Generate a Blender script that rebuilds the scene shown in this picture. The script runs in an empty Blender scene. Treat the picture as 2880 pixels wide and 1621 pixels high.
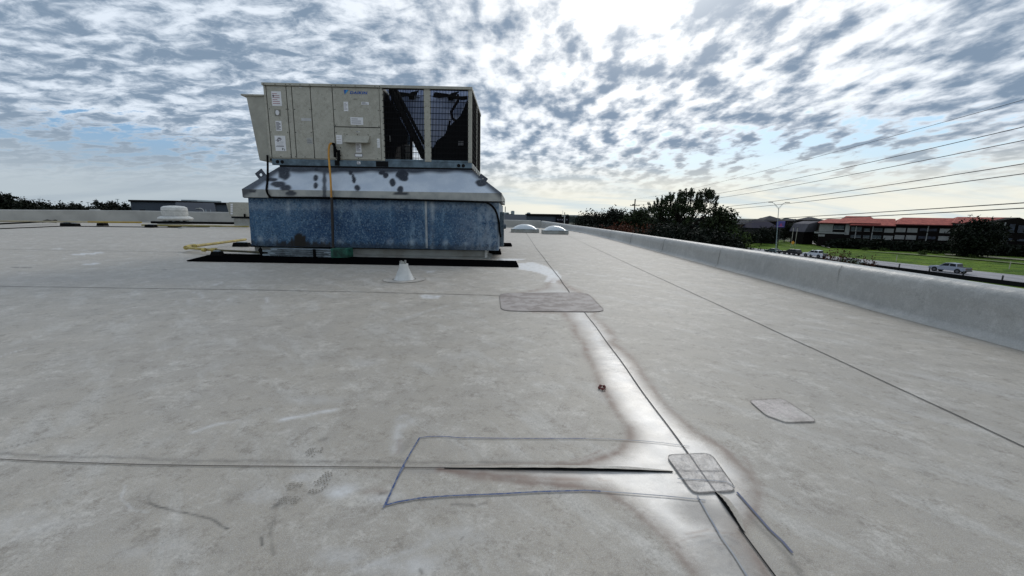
import bpy, math, random
import numpy as np
from mathutils import Vector, Matrix

random.seed(7); rng = np.random.default_rng(11)
SC = bpy.context.scene
COL = SC.collection

# ------------------------------------------------------------------ camera
FPX, CX, CY = 1100.0, 1440.0, 810.5
TH = math.atan((810.5-604)/FPX); RO = 0.016; EYE = 1.0
_c, _s = math.cos(TH), math.sin(TH)
FW = np.array([0, _c, -_s]); R0 = np.array([1.0, 0, 0]); U0 = np.array([0, _s, _c])
RT = math.cos(RO)*R0+math.sin(RO)*U0; UP = -math.sin(RO)*R0+math.cos(RO)*U0
O = np.array([0, 0, EYE])
cam = bpy.data.cameras.new('camera'); camo = bpy.data.objects.new('camera', cam); COL.objects.link(camo)
cam.sensor_width = 36; cam.lens = FPX/2880*36; cam.clip_end = 20000; cam.clip_start = 0.05
M = Matrix(((RT[0], UP[0], -FW[0]), (RT[1], UP[1], -FW[1]), (RT[2], UP[2], -FW[2]))).to_4x4()
M.translation = Vector((0, 0, EYE)); camo.matrix_world = M
SC.camera = camo
# measured points of the photograph turned into places in the world
def ray(u, v): return FW+(u-CX)/FPX*RT-(v-CY)/FPX*UP
def G(u, v, z=0.0):
    d = ray(u, v); return O+d*((z-EYE)/d[2])
def D(u, v, Y):
    d = ray(u, v); return O+d*(Y/d[1])
def XP(u, v, X):
    d = ray(u, v); return O+d*(X/d[0])

# ------------------------------------------------------------------ world and sun
SUN_AZ, SUN_EL = math.radians(19), math.radians(33)
sund = Vector((math.sin(SUN_AZ)*math.cos(SUN_EL), math.cos(SUN_AZ)*math.cos(SUN_EL), math.sin(SUN_EL)))
W = bpy.data.worlds.new('World'); SC.world = W; W.use_nodes = True
nt = W.node_tree; N = nt.nodes; L = nt.links; N.clear()
def nn(t, **k):
    n = N.new(t)
    for a, b in k.items(): setattr(n, a, b)
    return n
def setin(n, i, v):
    if hasattr(v, 'is_output'): L.new(v, n.inputs[i])
    else: n.inputs[i].default_value = v
def ma(op, a, b=0.0, c=None, clamp=False):
    n = nn('ShaderNodeMath', operation=op, use_clamp=clamp); setin(n, 0, a); setin(n, 1, b)
    if c is not None: setin(n, 2, c)
    return n.outputs[0]
def sstep(x, a, b):
    n = nn('ShaderNodeMapRange', interpolation_type='SMOOTHSTEP'); setin(n, 0, x); n.inputs[1].default_value = a; n.inputs[2].default_value = b
    return n.outputs[0]
def mixc(f, a, b):
    n = nn('ShaderNodeMix', data_type='RGBA'); setin(n, 0, f)
    for i, v in ((6, a), (7, b)):
        if isinstance(v, tuple): v = (*v, 1)
        setin(n, i, v)
    return n.outputs[2]
tc = nn('ShaderNodeTexCoord'); sep = nn('ShaderNodeSeparateXYZ'); L.new(tc.outputs['Generated'], sep.inputs[0])
x, y, z = sep.outputs
zc = ma('ADD', ma('MAXIMUM', z, 0.0), 0.2)
px_ = ma('DIVIDE', x, zc); py_ = ma('DIVIDE', y, zc)
def plane(sx, sy, rot=0.0, ox=0, oy=0):
    cb = nn('ShaderNodeCombineXYZ'); setin(cb, 0, px_); setin(cb, 1, py_)
    mp = nn('ShaderNodeMapping'); L.new(cb.outputs[0], mp.inputs[0])
    mp.inputs['Location'].default_value = (ox, oy, 0); mp.inputs['Rotation'].default_value = (0, 0, rot); mp.inputs['Scale'].default_value = (sx, sy, 1)
    return mp.outputs[0]
def noise(vec, sc, det=4, rough=.5, dist=0.0):
    n = nn('ShaderNodeTexNoise'); L.new(vec, n.inputs['Vector']); n.inputs['Scale'].default_value = sc; n.inputs['Detail'].default_value = det
    n.inputs['Roughness'].default_value = rough; n.inputs['Distortion'].default_value = dist
    return n.outputs[0]
def dotv(v):
    n = nn('ShaderNodeVectorMath', operation='DOT_PRODUCT'); L.new(tc.outputs['Generated'], n.inputs[0]); n.inputs[1].default_value = v
    return n.outputs[1]
sdot = ma('MAXIMUM', dotv(tuple(sund)), 0.0)
near = ma('POWER', sdot, 7.0); vnear = ma('POWER', sdot, 30.0)
# altocumulus cells in front of the sun, longer streaks towards the left
cells = noise(plane(1.0, .56, .1, 2.3, 5.1), 9.0, 2.5, .45, .05)
fine = noise(plane(1.0, .8, .1, 7.0, 1.0), 21.0, 4, .62, .2)
streak = noise(plane(1.0, 1.8, -.6, 4.2, 9.3), 6.0, 6, .62, .4)
big = noise(plane(1, 1, 0, 3, 3), 1.5, 3, .5)
leftness = sstep(ma('ADD', ma('DIVIDE', x, ma('MAXIMUM', y, 0.15)), 0.0), 0.1, -.55)
m1 = ma('MULTIPLY_ADD', fine, .30, ma('MULTIPLY', cells, .75))
m2 = ma('ADD', ma('MULTIPLY_ADD', fine, .20, ma('MULTIPLY', streak, .85)), .03)
mm = nn('ShaderNodeMix', data_type='FLOAT'); L.new(leftness, mm.inputs[0]); L.new(m1, mm.inputs[2]); L.new(m2, mm.inputs[3])
dens = ma('MULTIPLY_ADD', ma('SUBTRACT', big, .5), .26, mm.outputs[0])
dark = sstep(dens, .40, .66)
lightc = mixc(near, (.74, .82, .92), (1.25, 1.25, 1.24))
darkc = mixc(near, (.215, .295, .40), (.225, .30, .41))
cloud = mixc(dark, lightc, darkc)
glowc = mixc(ma('POWER', sdot, 60.0), (0, 0, 0), (.9, .87, .8))
# open blue holes where the deck breaks up
def cone(u, v, w, h):
    d = ray(u, v); d = d/np.linalg.norm(d)
    n = nn('ShaderNodeVectorMath', operation='SUBTRACT'); L.new(tc.outputs['Generated'], n.inputs[0]); n.inputs[1].default_value = tuple(d)
    rr = np.cross((0, 0, 1), d); rr = rr/np.linalg.norm(rr)
    q = nn('ShaderNodeVectorMath', operation='DOT_PRODUCT'); L.new(n.outputs[0], q.inputs[0]); q.inputs[1].default_value = tuple(rr)
    sp = nn('ShaderNodeSeparateXYZ'); L.new(n.outputs[0], sp.inputs[0])
    a = ma('POWER', ma('DIVIDE', q.outputs[1], w), 2.0); b = ma('POWER', ma('DIVIDE', sp.outputs[2], h), 2.0)
    return ma('SUBTRACT', 1.0, ma('ADD', a, b))
hole = ma('MAXIMUM', cone(2200, 465, .36, .095), cone(330, 420, .26, .055))
hole = ma('MAXIMUM', hole, ma('SUBTRACT', cone(2450, 520, .3, .05), .2))
gap = sstep(ma('ADD', ma('MULTIPLY', ma('MAXIMUM', hole, -1.0), .55), ma('MULTIPLY', ma('SUBTRACT', .50, dens), 4.0)), .06, .55)
sky = nn('ShaderNodeTexSky', sky_type='NISHITA'); sky.sun_disc = False; sky.sun_elevation = SUN_EL; sky.sun_rotation = SUN_AZ
sky.altitude = 200; sky.air_density = 1.0; sky.dust_density = 1.5
skys = nn('ShaderNodeVectorMath', operation='SCALE'); L.new(sky.outputs[0], skys.inputs[0]); skys.inputs['Scale'].default_value = .1
bluec = mixc(.7, skys.outputs[0], mixc(leftness, (.42, .70, .95), (.17, .38, .66)))
withgap = mixc(gap, cloud, bluec)
# low haze band and the thin flat layers above the horizon
lowst = noise(plane(.35, 1.0, .0, 1, 1), 2.3, 5, .55, .3)
lay = sstep(lowst, .42, .68)
hz = mixc(lay, mixc(leftness, (.88, .87, .77), (.46, .53, .58)), mixc(leftness, (.66, .74, .76), (.40, .47, .53)))
hf = ma('MULTIPLY', sstep(z, .20, .03), sstep(z, .22, .02))
full = mixc(hf, withgap, hz)
full = mixc(sstep(z, .0, -.05), full, (.25, .25, .24))
add = nn('ShaderNodeVectorMath', operation='ADD'); L.new(full, add.inputs[0]); L.new(glowc, add.inputs[1])
sc10 = nn('ShaderNodeVectorMath', operation='SCALE'); L.new(add.outputs[0], sc10.inputs[0]); sc10.inputs['Scale'].default_value = 10.0
bg = nn('ShaderNodeBackground'); L.new(sc10.outputs[0], bg.inputs[0]); bg.inputs[1].default_value = 0.1
wo = nn('ShaderNodeOutputWorld'); L.new(bg.outputs[0], wo.inputs[0])
W.cycles.sampling_method = 'MANUAL'; W.cycles.sample_map_resolution = 512

sl = bpy.data.lights.new('sun', 'SUN'); sl.energy = 0.8; sl.angle = math.radians(24); sl.color = (1, .96, .9)
so = bpy.data.objects.new('sun', sl); COL.objects.link(so); so.rotation_euler = (-sund).to_track_quat('-Z', 'Y').to_euler(); so.location = (0, 0, 60)
SC.view_settings.view_transform = 'Standard'; SC.view_settings.look = 'None'; SC.view_settings.gamma = 1; SC.view_settings.exposure = 0.06
SC.view_settings.use_curve_mapping = False
SC.cycles.max_bounces = 6; SC.cycles.caustics_reflective = False; SC.cycles.caustics_refractive = False
SC.cycles.use_denoising = True

# ------------------------------------------------------------------ helpers
class NT:
    def __init__(s, name):
        s.m = bpy.data.materials.new(name); s.m.use_nodes = True; s.t = s.m.node_tree; s.b = s.t.nodes['Principled BSDF']
    def n(s, t, **k):
        n = s.t.nodes.new(t)
        for a, b in k.items(): setattr(n, a, b)
        return n
    def l(s, a, b): s.t.links.new(a, b)
    def si(s, n, i, v):
        if hasattr(v, 'is_output'): s.l(v, n.inputs[i])
        else: n.inputs[i].default_value = v
    def ma(s, op, a, b=0.0, clamp=False):
        n = s.n('ShaderNodeMath', operation=op, use_clamp=clamp); s.si(n, 0, a); s.si(n, 1, b); return n.outputs[0]
    def noise(s, sc, det=4, rough=.55, vec=None, scale=None, dist=0.0):
        n = s.n('ShaderNodeTexNoise'); n.inputs['Scale'].default_value = sc; n.inputs['Detail'].default_value = det; n.inputs['Roughness'].default_value = rough
        n.inputs['Distortion'].default_value = dist
        if vec is None: vec = s.obj()
        if scale:
            mp = s.n('ShaderNodeMapping'); s.l(vec, mp.inputs[0]); mp.inputs['Scale'].default_value = scale; vec = mp.outputs[0]
        s.l(vec, n.inputs['Vector']); return n.outputs[0]
    def obj(s):
        if not hasattr(s, '_o'): s._o = s.n('ShaderNodeTexCoord')
        return s._o.outputs['Object']
    def ss(s, x, a, b, lo=0.0, hi=1.0):
        n = s.n('ShaderNodeMapRange', interpolation_type='SMOOTHSTEP'); s.si(n, 0, x); n.inputs[1].default_value = a; n.inputs[2].default_value = b
        n.inputs[3].default_value = lo; n.inputs[4].default_value = hi; return n.outputs[0]
    def mix(s, f, a, b):
        n = s.n('ShaderNodeMix', data_type='RGBA'); s.si(n, 0, f)
        for i, v in ((6, a), (7, b)):
            if isinstance(v, tuple): v = (*v, 1)
            s.si(n, i, v)
        return n.outputs[2]
    def rot(s, a):
        mp = s.n('ShaderNodeMapping'); s.l(s.obj(), mp.inputs[0]); mp.inputs['Rotation'].default_value = (0, 0, a); mp.inputs['Location'].default_value = (3.1*a, 7.7*a, 0); return mp.outputs[0]
    def attr(s, name):
        n = s.n('ShaderNodeAttribute', attribute_name=name); return n.outputs['Fac']
    def bump(s, h, st, dist=.01):
        n = s.n('ShaderNodeBump'); s.l(h, n.inputs['Height']); n.inputs['Strength'].default_value = st; n.inputs['Distance'].default_value = dist
        s.l(n.outputs[0], s.b.inputs['Normal'])
    def col(s, v): s.l(v, s.b.inputs['Base Color'])
def mat(name, c, rough=.6, metal=0.0, var=.12, sc=3.0, bump=0.0, bsc=60.0, spec=.5, c2=None):
    t = NT(name); b = t.b
    b.inputs['Roughness'].default_value = rough; b.inputs['Metallic'].default_value = metal; b.inputs['Specular IOR Level'].default_value = spec
    lo = c2 if c2 else tuple(v*(1-var) for v in c); hi = c if c2 else tuple(min(1, v*(1+var)) for v in c)
    f = t.ss(t.noise(sc, 5, .62), .36, .64)
    t.col(t.mix(f, lo, hi))
    if bump: t.bump(t.noise(bsc, 3), bump, .02)
    return t.m

class MB:
    def __init__(s): s.v = []; s.f = []; s.mi = []
    def add(s, vs, fs, mi=0):
        n = len(s.v); s.v += [tuple(float(q) for q in v) for v in vs]; s.f += [tuple(i+n for i in f) for f in fs]; s.mi += [mi]*len(fs); return s
    def box(s, a, b, mi=0):
        x0, y0, z0 = a; x1, y1, z1 = b
        return s.add([(x0, y0, z0), (x1, y0, z0), (x1, y1, z0), (x0, y1, z0), (x0, y0, z1), (x1, y0, z1), (x1, y1, z1), (x0, y1, z1)],
                     [(0, 3, 2, 1), (4, 5, 6, 7), (0, 1, 5, 4), (1, 2, 6, 5), (2, 3, 7, 6), (3, 0, 4, 7)], mi)
    def obox(s, c, ax, ay, az, mi=0):
        c, ax, ay, az = map(np.array, (c, ax, ay, az)); vs = []
        for k in (-1, 1):
            for (i, j) in ((-1, -1), (1, -1), (1, 1), (-1, 1)): vs.append(c+i*ax+j*ay+k*az)
        return s.add(vs, [(0, 3, 2, 1), (4, 5, 6, 7), (0, 1, 5, 4), (1, 2, 6, 5), (2, 3, 7, 6), (3, 0, 4, 7)], mi)
    def prism(s, poly, off, mi=0):
        n = len(poly); o = np.array(off, float); a = [np.array(p, float) for p in poly]
        return s.add(a+[p+o for p in a], [tuple(range(n))[::-1], tuple(range(n, 2*n))]+[(i, (i+1) % n, n+(i+1) % n, n+i) for i in range(n)], mi)
    def tube(s, pts, r, seg=8, mi=0, caps=True):
        P = [np.array(p, float) for p in pts]; n = len(P); rs = r if hasattr(r, '__len__') else [r]*n; vs = []
        ref = None
        for i in range(n):
            t = P[min(i+1, n-1)]-P[max(i-1, 0)]; t = t/(np.linalg.norm(t)+1e-9)
            if ref is None: ref = np.array([0, 0, 1.]) if abs(t[2]) < .9 else np.array([1., 0, 0])
            a = ref-t*np.dot(ref, t); a /= np.linalg.norm(a)+1e-9; b = np.cross(t, a); ref = a
            for k in range(seg):
                w = 2*math.pi*k/seg; vs.append(P[i]+rs[i]*(math.cos(w)*a+math.sin(w)*b))
        fs = [(i*seg+k, i*seg+(k+1) % seg, (i+1)*seg+(k+1) % seg, (i+1)*seg+k) for i in range(n-1) for k in range(seg)]
        if caps: fs += [tuple(range(seg))[::-1], tuple((n-1)*seg+k for k in range(seg))]
        return s.add(vs, fs, mi)
    def lathe(s, c, prof, seg=24, mi=0):
        vs = []; n = len(prof)
        for r, z in prof:
            for k in range(seg):
                w = 2*math.pi*k/seg; vs.append((c[0]+r*math.cos(w), c[1]+r*math.sin(w), c[2]+z))
        fs = [(i*seg+k, i*seg+(k+1) % seg, (i+1)*seg+(k+1) % seg, (i+1)*seg+k) for i in range(n-1) for k in range(seg)]
        fs += [tuple(range(seg))[::-1], tuple((n-1)*seg+k for k in range(seg))]
        return s.add(vs, fs, mi)
    def build(s, name, m, parent=None, smooth=False, bevel=0.0):
        me = bpy.data.meshes.new(name); me.from_pydata(s.v, [], s.f)
        for q in (m if isinstance(m, (list, tuple)) else [m]): me.materials.append(q)
        if any(s.mi): me.polygons.foreach_set('material_index', s.mi)
        if smooth:
            me.polygons.foreach_set('use_smooth', [True]*len(s.f))
            if len(s.v) < 200000: me.set_sharp_from_angle(angle=math.radians(40))
        me.update(); o = bpy.data.objects.new(name, me); COL.objects.link(o)
        if bevel:
            bv = o.modifiers.new('bevel', 'BEVEL'); bv.width = bevel; bv.segments = 2; bv.limit_method = 'ANGLE'
        if parent is not None: put(o, parent)
        return o
def put(o, parent):
    o.parent = parent; o.matrix_parent_inverse = parent.matrix_world.inverted()
def tag(o, label=None, cat=None, group=None, kind=None):
    if label: o['label'] = label
    if cat: o['category'] = cat
    if group: o['group'] = group
    if kind: o['kind'] = kind
    return o
def empty(name, loc, label, cat, group=None, rz=0.0):
    o = bpy.data.objects.new(name, None); COL.objects.link(o); o.empty_display_size = .2
    o.matrix_world = Matrix.Translation(Vector([float(q) for q in loc])) @ Matrix.Rotation(rz, 4, 'Z')
    return tag(o, label, cat, group)
def kids(o): return [c for c in bpy.data.objects if c.parent == o]
def copy_tree(o, parent=None):
    c = o.copy(); COL.objects.link(c)
    if parent is not None: c.parent = parent
    for ch in kids(o):
        if ch is not c: copy_tree(ch, c)
    return c

# ------------------------------------------------------------------ materials
def roof_mat(name, masks=True, base=(.42, .372, .305)):
    t = NT(name); b = t.b; o = t.obj()
    big = t.ss(t.noise(.55, 5, .6), .35, .65); mid = t.noise(3.2, 6, .68); st = t.noise(2.6, 9, .74, vec=t.rot(.9), scale=(.5, 1.5, 1), dist=.4)
    grit = t.noise(3.0, 14, .93)
    grit2 = t.noise(7.0, 13, .95, vec=t.rot(.4))
    gr = t.noise(330, 2, .6); grain = t.noise(95, 3, .7)
    c = t.mix(big, tuple(v*.92 for v in base), tuple(v*1.06 for v in base))
    c = t.mix(t.ss(mid, .42, .62, 0, .55), c, (.36, .325, .28))
    c = t.mix(t.ss(st, .50, .64, 0, .5), c, (.60, .575, .53))
    c = t.mix(t.ss(grain, .38, .62, .0, .55), c, (.345, .315, .275))
    c = t.mix(t.ss(gr, .56, .66, .0, .55), c, (.60, .58, .55))
    c = t.mix(t.ss(gr, .44, .36, .0, .5), c, (.24, .23, .215))
    c = t.mix(t.ss(grit, .505, .60, 0, .62), c, (.64, .60, .54))
    c = t.mix(t.ss(grit2, .50, .40, 0, .75), c, (.20, .172, .14))
    rough = .56
    h = t.ma('ADD', t.ma('MULTIPLY', grain, .4), t.ma('MULTIPLY', gr, .25))
    if masks:
        wet, ring, li, dk, bl = (t.attr(k) for k in ('wet', 'ring', 'light', 'dark', 'damp_grey'))
        brk = t.ss(t.noise(14, 5, .7), .34, .62)
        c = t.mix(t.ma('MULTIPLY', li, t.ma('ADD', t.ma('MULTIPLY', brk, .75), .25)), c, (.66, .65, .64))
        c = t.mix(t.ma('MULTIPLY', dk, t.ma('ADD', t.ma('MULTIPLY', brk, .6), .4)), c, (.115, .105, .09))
        c = t.mix(t.ma('MULTIPLY', wet, t.ss(t.noise(4, 6, .65), .3, .65, .15, .6)), c, (.56, .56, .56))  # sky glare of the wet film painted in as a lighter base
        c = t.mix(t.ma('MULTIPLY', bl, .75), c, (.24, .225, .215))
        c = t.mix(t.ma('MULTIPLY', ring, t.ss(t.noise(11, 4, .6), .3, .6, .45, .95)), c, (.20, .135, .105))
        gl = t.ma('MAXIMUM', wet, t.ma('MULTIPLY', bl, .55))
        r = t.ma('SUBTRACT', rough, t.ma('MULTIPLY', gl, t.ss(t.noise(9, 4, .6), .3, .75, .24, .12)))
        t.l(r, b.inputs['Roughness'])
        t.l(t.ma('MULTIPLY', wet, .45), b.inputs['Coat Weight']); b.inputs['Coat Roughness'].default_value = .20
        wob = t.noise(3.5, 4, .5)
        n = t.n('ShaderNodeBump'); t.l(wob, n.inputs['Height']); n.inputs['Strength'].default_value = .35; n.inputs['Distance'].default_value = .02
        n2 = t.n('ShaderNodeBump'); t.l(h, n2.inputs['Height']); n2.inputs['Strength'].default_value = .22; n2.inputs['Distance'].default_value = .004
        t.l(n.outputs[0], n2.inputs['Normal']); t.l(n2.outputs[0], b.inputs['Normal']); t.l(n.outputs[0], b.inputs['Coat Normal'])
    else:
        b.inputs['Roughness'].default_value = rough; t.bump(h, .25, .004)
    b.inputs['Specular IOR Level'].default_value = .45
    t.col(c); return t.m
MROOF = roof_mat('roof_membrane')
MPATCH = roof_mat('patch_membrane', False, (.62, .53, .50))
MPATCH2 = NT('old_patch'); MPATCH2.col(MPATCH2.mix(MPATCH2.ss(MPATCH2.noise(5, 5, .65), .38, .62), (.19, .157, .142), (.34, .30, .28)))
MPATCH2.b.inputs['Roughness'].default_value = .62; MPATCH2.bump(MPATCH2.noise(16, 4, scale=(1, .5, 1)), .35, .01); MPATCH2 = MPATCH2.m
def parapet_mat():
    t = NT('parapet_membrane'); b = t.b
    o = t.obj(); sp = t.n('ShaderNodeSeparateXYZ'); t.l(o, sp.inputs[0])
    c = t.mix(t.ss(t.noise(.8, 6, .6), .35, .65), (.38, .375, .355), (.46, .45, .42))
    c = t.mix(t.ss(t.noise(7, 5, .7, scale=(1, 1, .35)), .52, .72, 0, .5), c, (.56, .55, .52))
    c = t.mix(t.ss(t.noise(120, 2), .4, .6, 0, .45), c, (.29, .285, .27))
    c = t.mix(t.ss(t.noise(4, 13, .93), .50, .60, 0, .42), c, (.60, .59, .56)); c = t.mix(t.ss(t.noise(6, 13, .93, vec=t.rot(.5)), .49, .40, 0, .38), c, (.22, .215, .20))
    b.inputs['Roughness'].default_value = .45; t.bump(t.noise(2.5, 5, .6), .7, .04); t.col(c); return t.m
MPAR = parapet_mat()
MSEAM = mat('seam_dirt', (.075, .068, .06), .8, var=.3)
MEDGE = mat('patch_edge_dirt', (.15, .13, .11), .8, c2=(.27, .24, .21), sc=9)
MBLK = mat('black_gap', (.004, .004, .004), .9)
MLAP = NT('seam_lap'); MLAP.col(MLAP.mix(MLAP.ss(MLAP.noise(9, 5, .6, scale=(.3, 3, 1)), .4, .6), (.31, .285, .25), (.42, .40, .37))); MLAP = MLAP.m
def marker_mat():
    t = NT('marker_ink'); c = t.mix(t.ss(t.noise(70, 3, .7), .42, .58), (.045, .08, .20), (.16, .18, .24)); t.col(c); t.b.inputs['Roughness'].default_value = .7; return t.m
MINK = marker_mat()
MINK2 = mat('faded_ink', (.25, .27, .32), .7, c2=(.36, .36, .36), sc=30)
def beige_mat():
    t = NT('beige_enamel'); b = t.b
    c = t.mix(t.ss(t.noise(1.3, 5, .6), .35, .65), (.37, .355, .295), (.43, .415, .35))
    c = t.mix(t.ss(t.noise(90, 2, .7), .42, .62, 0, .55), c, (.27, .26, .215))
    c = t.mix(t.ss(t.noise(6, 5, .7, scale=(1, 1, .3)), .56, .75, 0, .4), c, (.42, .41, .37))
    c = t.mix(t.ss(t.noise(9, 11, .93), .50, .60, 0, .6), c, (.52, .50, .43)); c = t.mix(t.ss(t.noise(9, 11, .93, vec=t.rot(.8)), .50, .41, 0, .6), c, (.20, .19, .155))
    b.inputs['Roughness'].default_value = .5; t.bump(t.noise(120, 2), .15, .003); t.col(c); return t.m
MBEI = beige_mat()
MBEID = mat('beige_enamel_side', (.33, .32, .27), .5)
MGAP = mat('panel_gap', (.012, .012, .011), .8)
MSCREW = mat('screw_head', (.02, .02, .02), .5)
MRAIL = mat('galvanised_rail', (.10, .14, .17), .45, .5, var=.3, sc=5)
def galv_mat(name, dk, md, lt, lo=.3, mask=None):
    t = NT(name); b = t.b
    vo = t.n('ShaderNodeTexVoronoi'); vo.inputs['Scale'].default_value = 26; mp = t.n('ShaderNodeMapping'); t.l(t.obj(), mp.inputs[0]); t.l(mp.outputs[0], vo.inputs['Vector'])
    sh = t.n('ShaderNodeSeparateColor'); t.l(vo.outputs['Color'], sh.inputs[0])
    c = t.mix(t.ss(t.noise(.9, 4, .6), .35, .65), dk, md)
    c = t.mix(t.ss(t.noise(34, 4, .7), .47, .66, 0, .75), c, lt)
    c = t.mix(t.ma('MULTIPLY', sh.outputs[0], .28), c, md)
    c = t.mix(t.ss(t.noise(2.4, 7, .7, scale=(1.6, 1, .35)), .50, .70, 0, .55), c, tuple(v*1.25 for v in lt))
    c = t.mix(t.ss(t.noise(1.7, 6, .7, scale=(1.2, 1, .5)), .47, .34, 0, .55), c, tuple(v*.6 for v in dk))
    c = t.mix(t.ss(t.noise(30, 3, .7), .46, .34, 0, .8), c, tuple(v*.35 for v in dk))
    if mask:
        a = t.attr('rust'); c = t.mix(a, c, (.012, .009, .006))
        a = t.attr('wash'); c = t.mix(t.ma('MULTIPLY', a, t.ss(t.noise(8, 5, .7), .3, .6)), c, (.36, .42, .47))
    b.inputs['Roughness'].default_value = .48; b.inputs['Metallic'].default_value = lo; b.inputs['Specular IOR Level'].default_value = .4
    t.col(c); return t.m
MGALV = galv_mat('spangled_galvanised', (.010, .044, .115), (.040, .105, .195), (.20, .30, .38), .25, True)  # blue of the reflected sky is put into the base colours
MGALV2 = galv_mat('galvanised_grey', (.06, .09, .12), (.09, .13, .16), (.14, .18, .2), .3)
def cap_mat():
    t = NT('cap_sheet'); b = t.b
    c = t.mix(t.ss(t.noise(2.2, 5, .6), .35, .65), (.44, .50, .58), (.55, .60, .66))
    c = t.mix(t.ss(t.noise(60, 3, .7), .45, .65, 0, .4), c, (.38, .43, .49))
    c = t.mix(t.ma('MULTIPLY', t.attr('spot'), t.ss(t.noise(28, 4, .7), .15, .5, .75, 1)), c, (.012, .018, .03))
    b.inputs['Roughness'].default_value = .45; b.inputs['Metallic'].default_value = .15; t.col(c); return t.m
MCAP = cap_mat()
def band_mat():
    t = NT('cap_band_sheet'); b = t.b
    c = t.mix(t.ss(t.noise(3, 5, .6), .35, .65), (.27, .28, .27), (.40, .40, .37))
    c = t.mix(t.ma('MULTIPLY', t.attr('spot'), .9), c, (.012, .018, .03))
    b.inputs['Roughness'].default_value = .5; b.inputs['Metallic'].default_value = .2; t.col(c); return t.m
MBAND = band_mat()
MCABLE = mat('black_rubber', (.004, .004, .004), .8, spec=.08)
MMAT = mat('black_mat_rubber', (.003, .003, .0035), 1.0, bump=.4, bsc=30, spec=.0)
MYEL = mat('yellow_pipe_paint', (.50, .40, .10), .6, var=.35, sc=9, c2=(.33, .25, .08))
MHOSE = mat('yellow_gas_hose', (.55, .27, .03), .45, c2=(.4, .18, .02))
MRUST = mat('rusted_steel', (.17, .06, .02), .9, c2=(.06, .03, .015), sc=12)
MWHITE = mat('white_coating', (.54, .54, .515), .45, var=.1, sc=6, bump=.2)
MCURB = mat('white_curb_membrane', (.36, .37, .35), .6, c2=(.25, .245, .215), sc=2.5, bump=.2)
MGREEN = mat('green_paint', (.02, .13, .085), .7, c2=(.004, .03, .02), sc=8)
MSTRUT = mat('galvanised_strut', (.26, .31, .34), .45, .4, var=.3, sc=6)
MLABEL = mat('white_sticker', (.72, .72, .73), .5, var=.05)
MPRINT = mat('sticker_print', (.12, .11, .13), .6)
MPINK = mat('sticker_pink_print', (.35, .12, .16), .6)
MBLUE = mat('logo_blue', (.01, .08, .36), .4)
MCYAN = mat('logo_light_blue', (.02, .32, .60), .4)
MCOIL = NT('condenser_coil'); _w = MCOIL.n('ShaderNodeTexWave'); _w.bands_direction = 'X'; _w.inputs['Scale'].default_value = 9; _w.inputs['Distortion'].default_value = .4; MCOIL.l(MCOIL.obj(), _w.inputs[0])
MCOIL.col(MCOIL.mix(MCOIL.ss(_w.outputs['Fac'], .35, .65), (.10, .15, .30), (.42, .50, .72))); MCOIL = MCOIL.m
MDARK = mat('dark_interior', (.004, .004, .005), .8, spec=.2)
MBULB = NT('dome_acrylic'); MBULB.b.inputs['Base Color'].default_value = (.50, .54, .56, 1); MBULB.b.inputs['Roughness'].default_value = .12; MBULB = MBULB.m
MREDD = mat('red_scrap', (.13, .03, .025), .7)

# ------------------------------------------------------------------ roof sheet with its stains
def dist_poly(P, poly, closed=False):
    poly = np.array(poly, float); A = poly; B = np.roll(poly, -1, 0)
    if not closed: A, B = A[:-1], B[:-1]
    best = np.full(len(P), 1e9)
    for a, b in zip(A, B):
        ab = b-a; t = np.clip(((P-a)@ab)/(ab@ab+1e-12), 0, 1); d = np.hypot(*(P-a-t[:, None]*ab).T); best = np.minimum(best, d)
    return best
def inside(P, poly):
    poly = np.array(poly, float); x, y = P.T; r = np.zeros(len(P), bool); n = len(poly)
    for i in range(n):
        x1, y1 = poly[i]; x2, y2 = poly[(i+1) % n]
        c = ((y1 > y) != (y2 > y)) & (x < (x2-x1)*(y-y1)/(y2-y1+1e-12)+x1); r ^= c
    return r
def GP(pts): return np.array([G(u, v)[:2] for u, v in pts])
# inner foot of the right-hand parapet: (x, y, height)
PARP = [(4.12, -7, .45), (4.12, 0, .45), (4.14, 4.2, .45), (4.22, 5.5, .44), (4.25, 7.9, .42), (4.3, 12, .40), (4.34, 17.7, .37), (4.2, 23.6, .36), (3.75, 27.5, .38), (2.2, 31.45, .55)]
def parx(Y): return np.interp(Y, [p[1] for p in PARP], [p[0] for p in PARP])
BK = [(-60, 21.5), (-33.3, 26.3), (-28.2, 29.9), (-20, 30.2), (2.2, 31.45)]
rowsv = list(np.arange(643, 700, 2.2))+list(np.arange(700, 800, 3.0))+list(np.arange(800, 1760, 4.6))
Ys = sorted([float(G(1440, v)[1]) for v in rowsv]); Ys = [q for q in Ys if q < 29.5]
ts = np.concatenate([[-70, -20, -8, -4, -2.5], np.arange(-1.75, 1.75, .0042), [2.2, 3, 5, 9]])
YY, TT = np.meshgrid(Ys, ts, indexing='ij'); XX = np.clip(TT*(YY+.3), -58, parx(YY)+.05)
nr, nc = XX.shape
PV = np.stack([XX.ravel(), YY.ravel()], 1)
idx = np.arange(nr*nc).reshape(nr, nc)
q = np.stack([idx[:-1, :-1], idx[:-1, 1:], idx[1:, 1:], idx[1:, :-1]], -1).reshape(-1, 4)
w0 = (XX[:-1, 1:]-XX[:-1, :-1]).ravel(); w1 = (XX[1:, 1:]-XX[1:, :-1]).ravel(); q = q[(w0 > 1e-5) & (w1 > 1e-5)]
PT = [(px, py) for px, py in ((u, v) for u, v in zip(TT.ravel(), YY.ravel()))]
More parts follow.
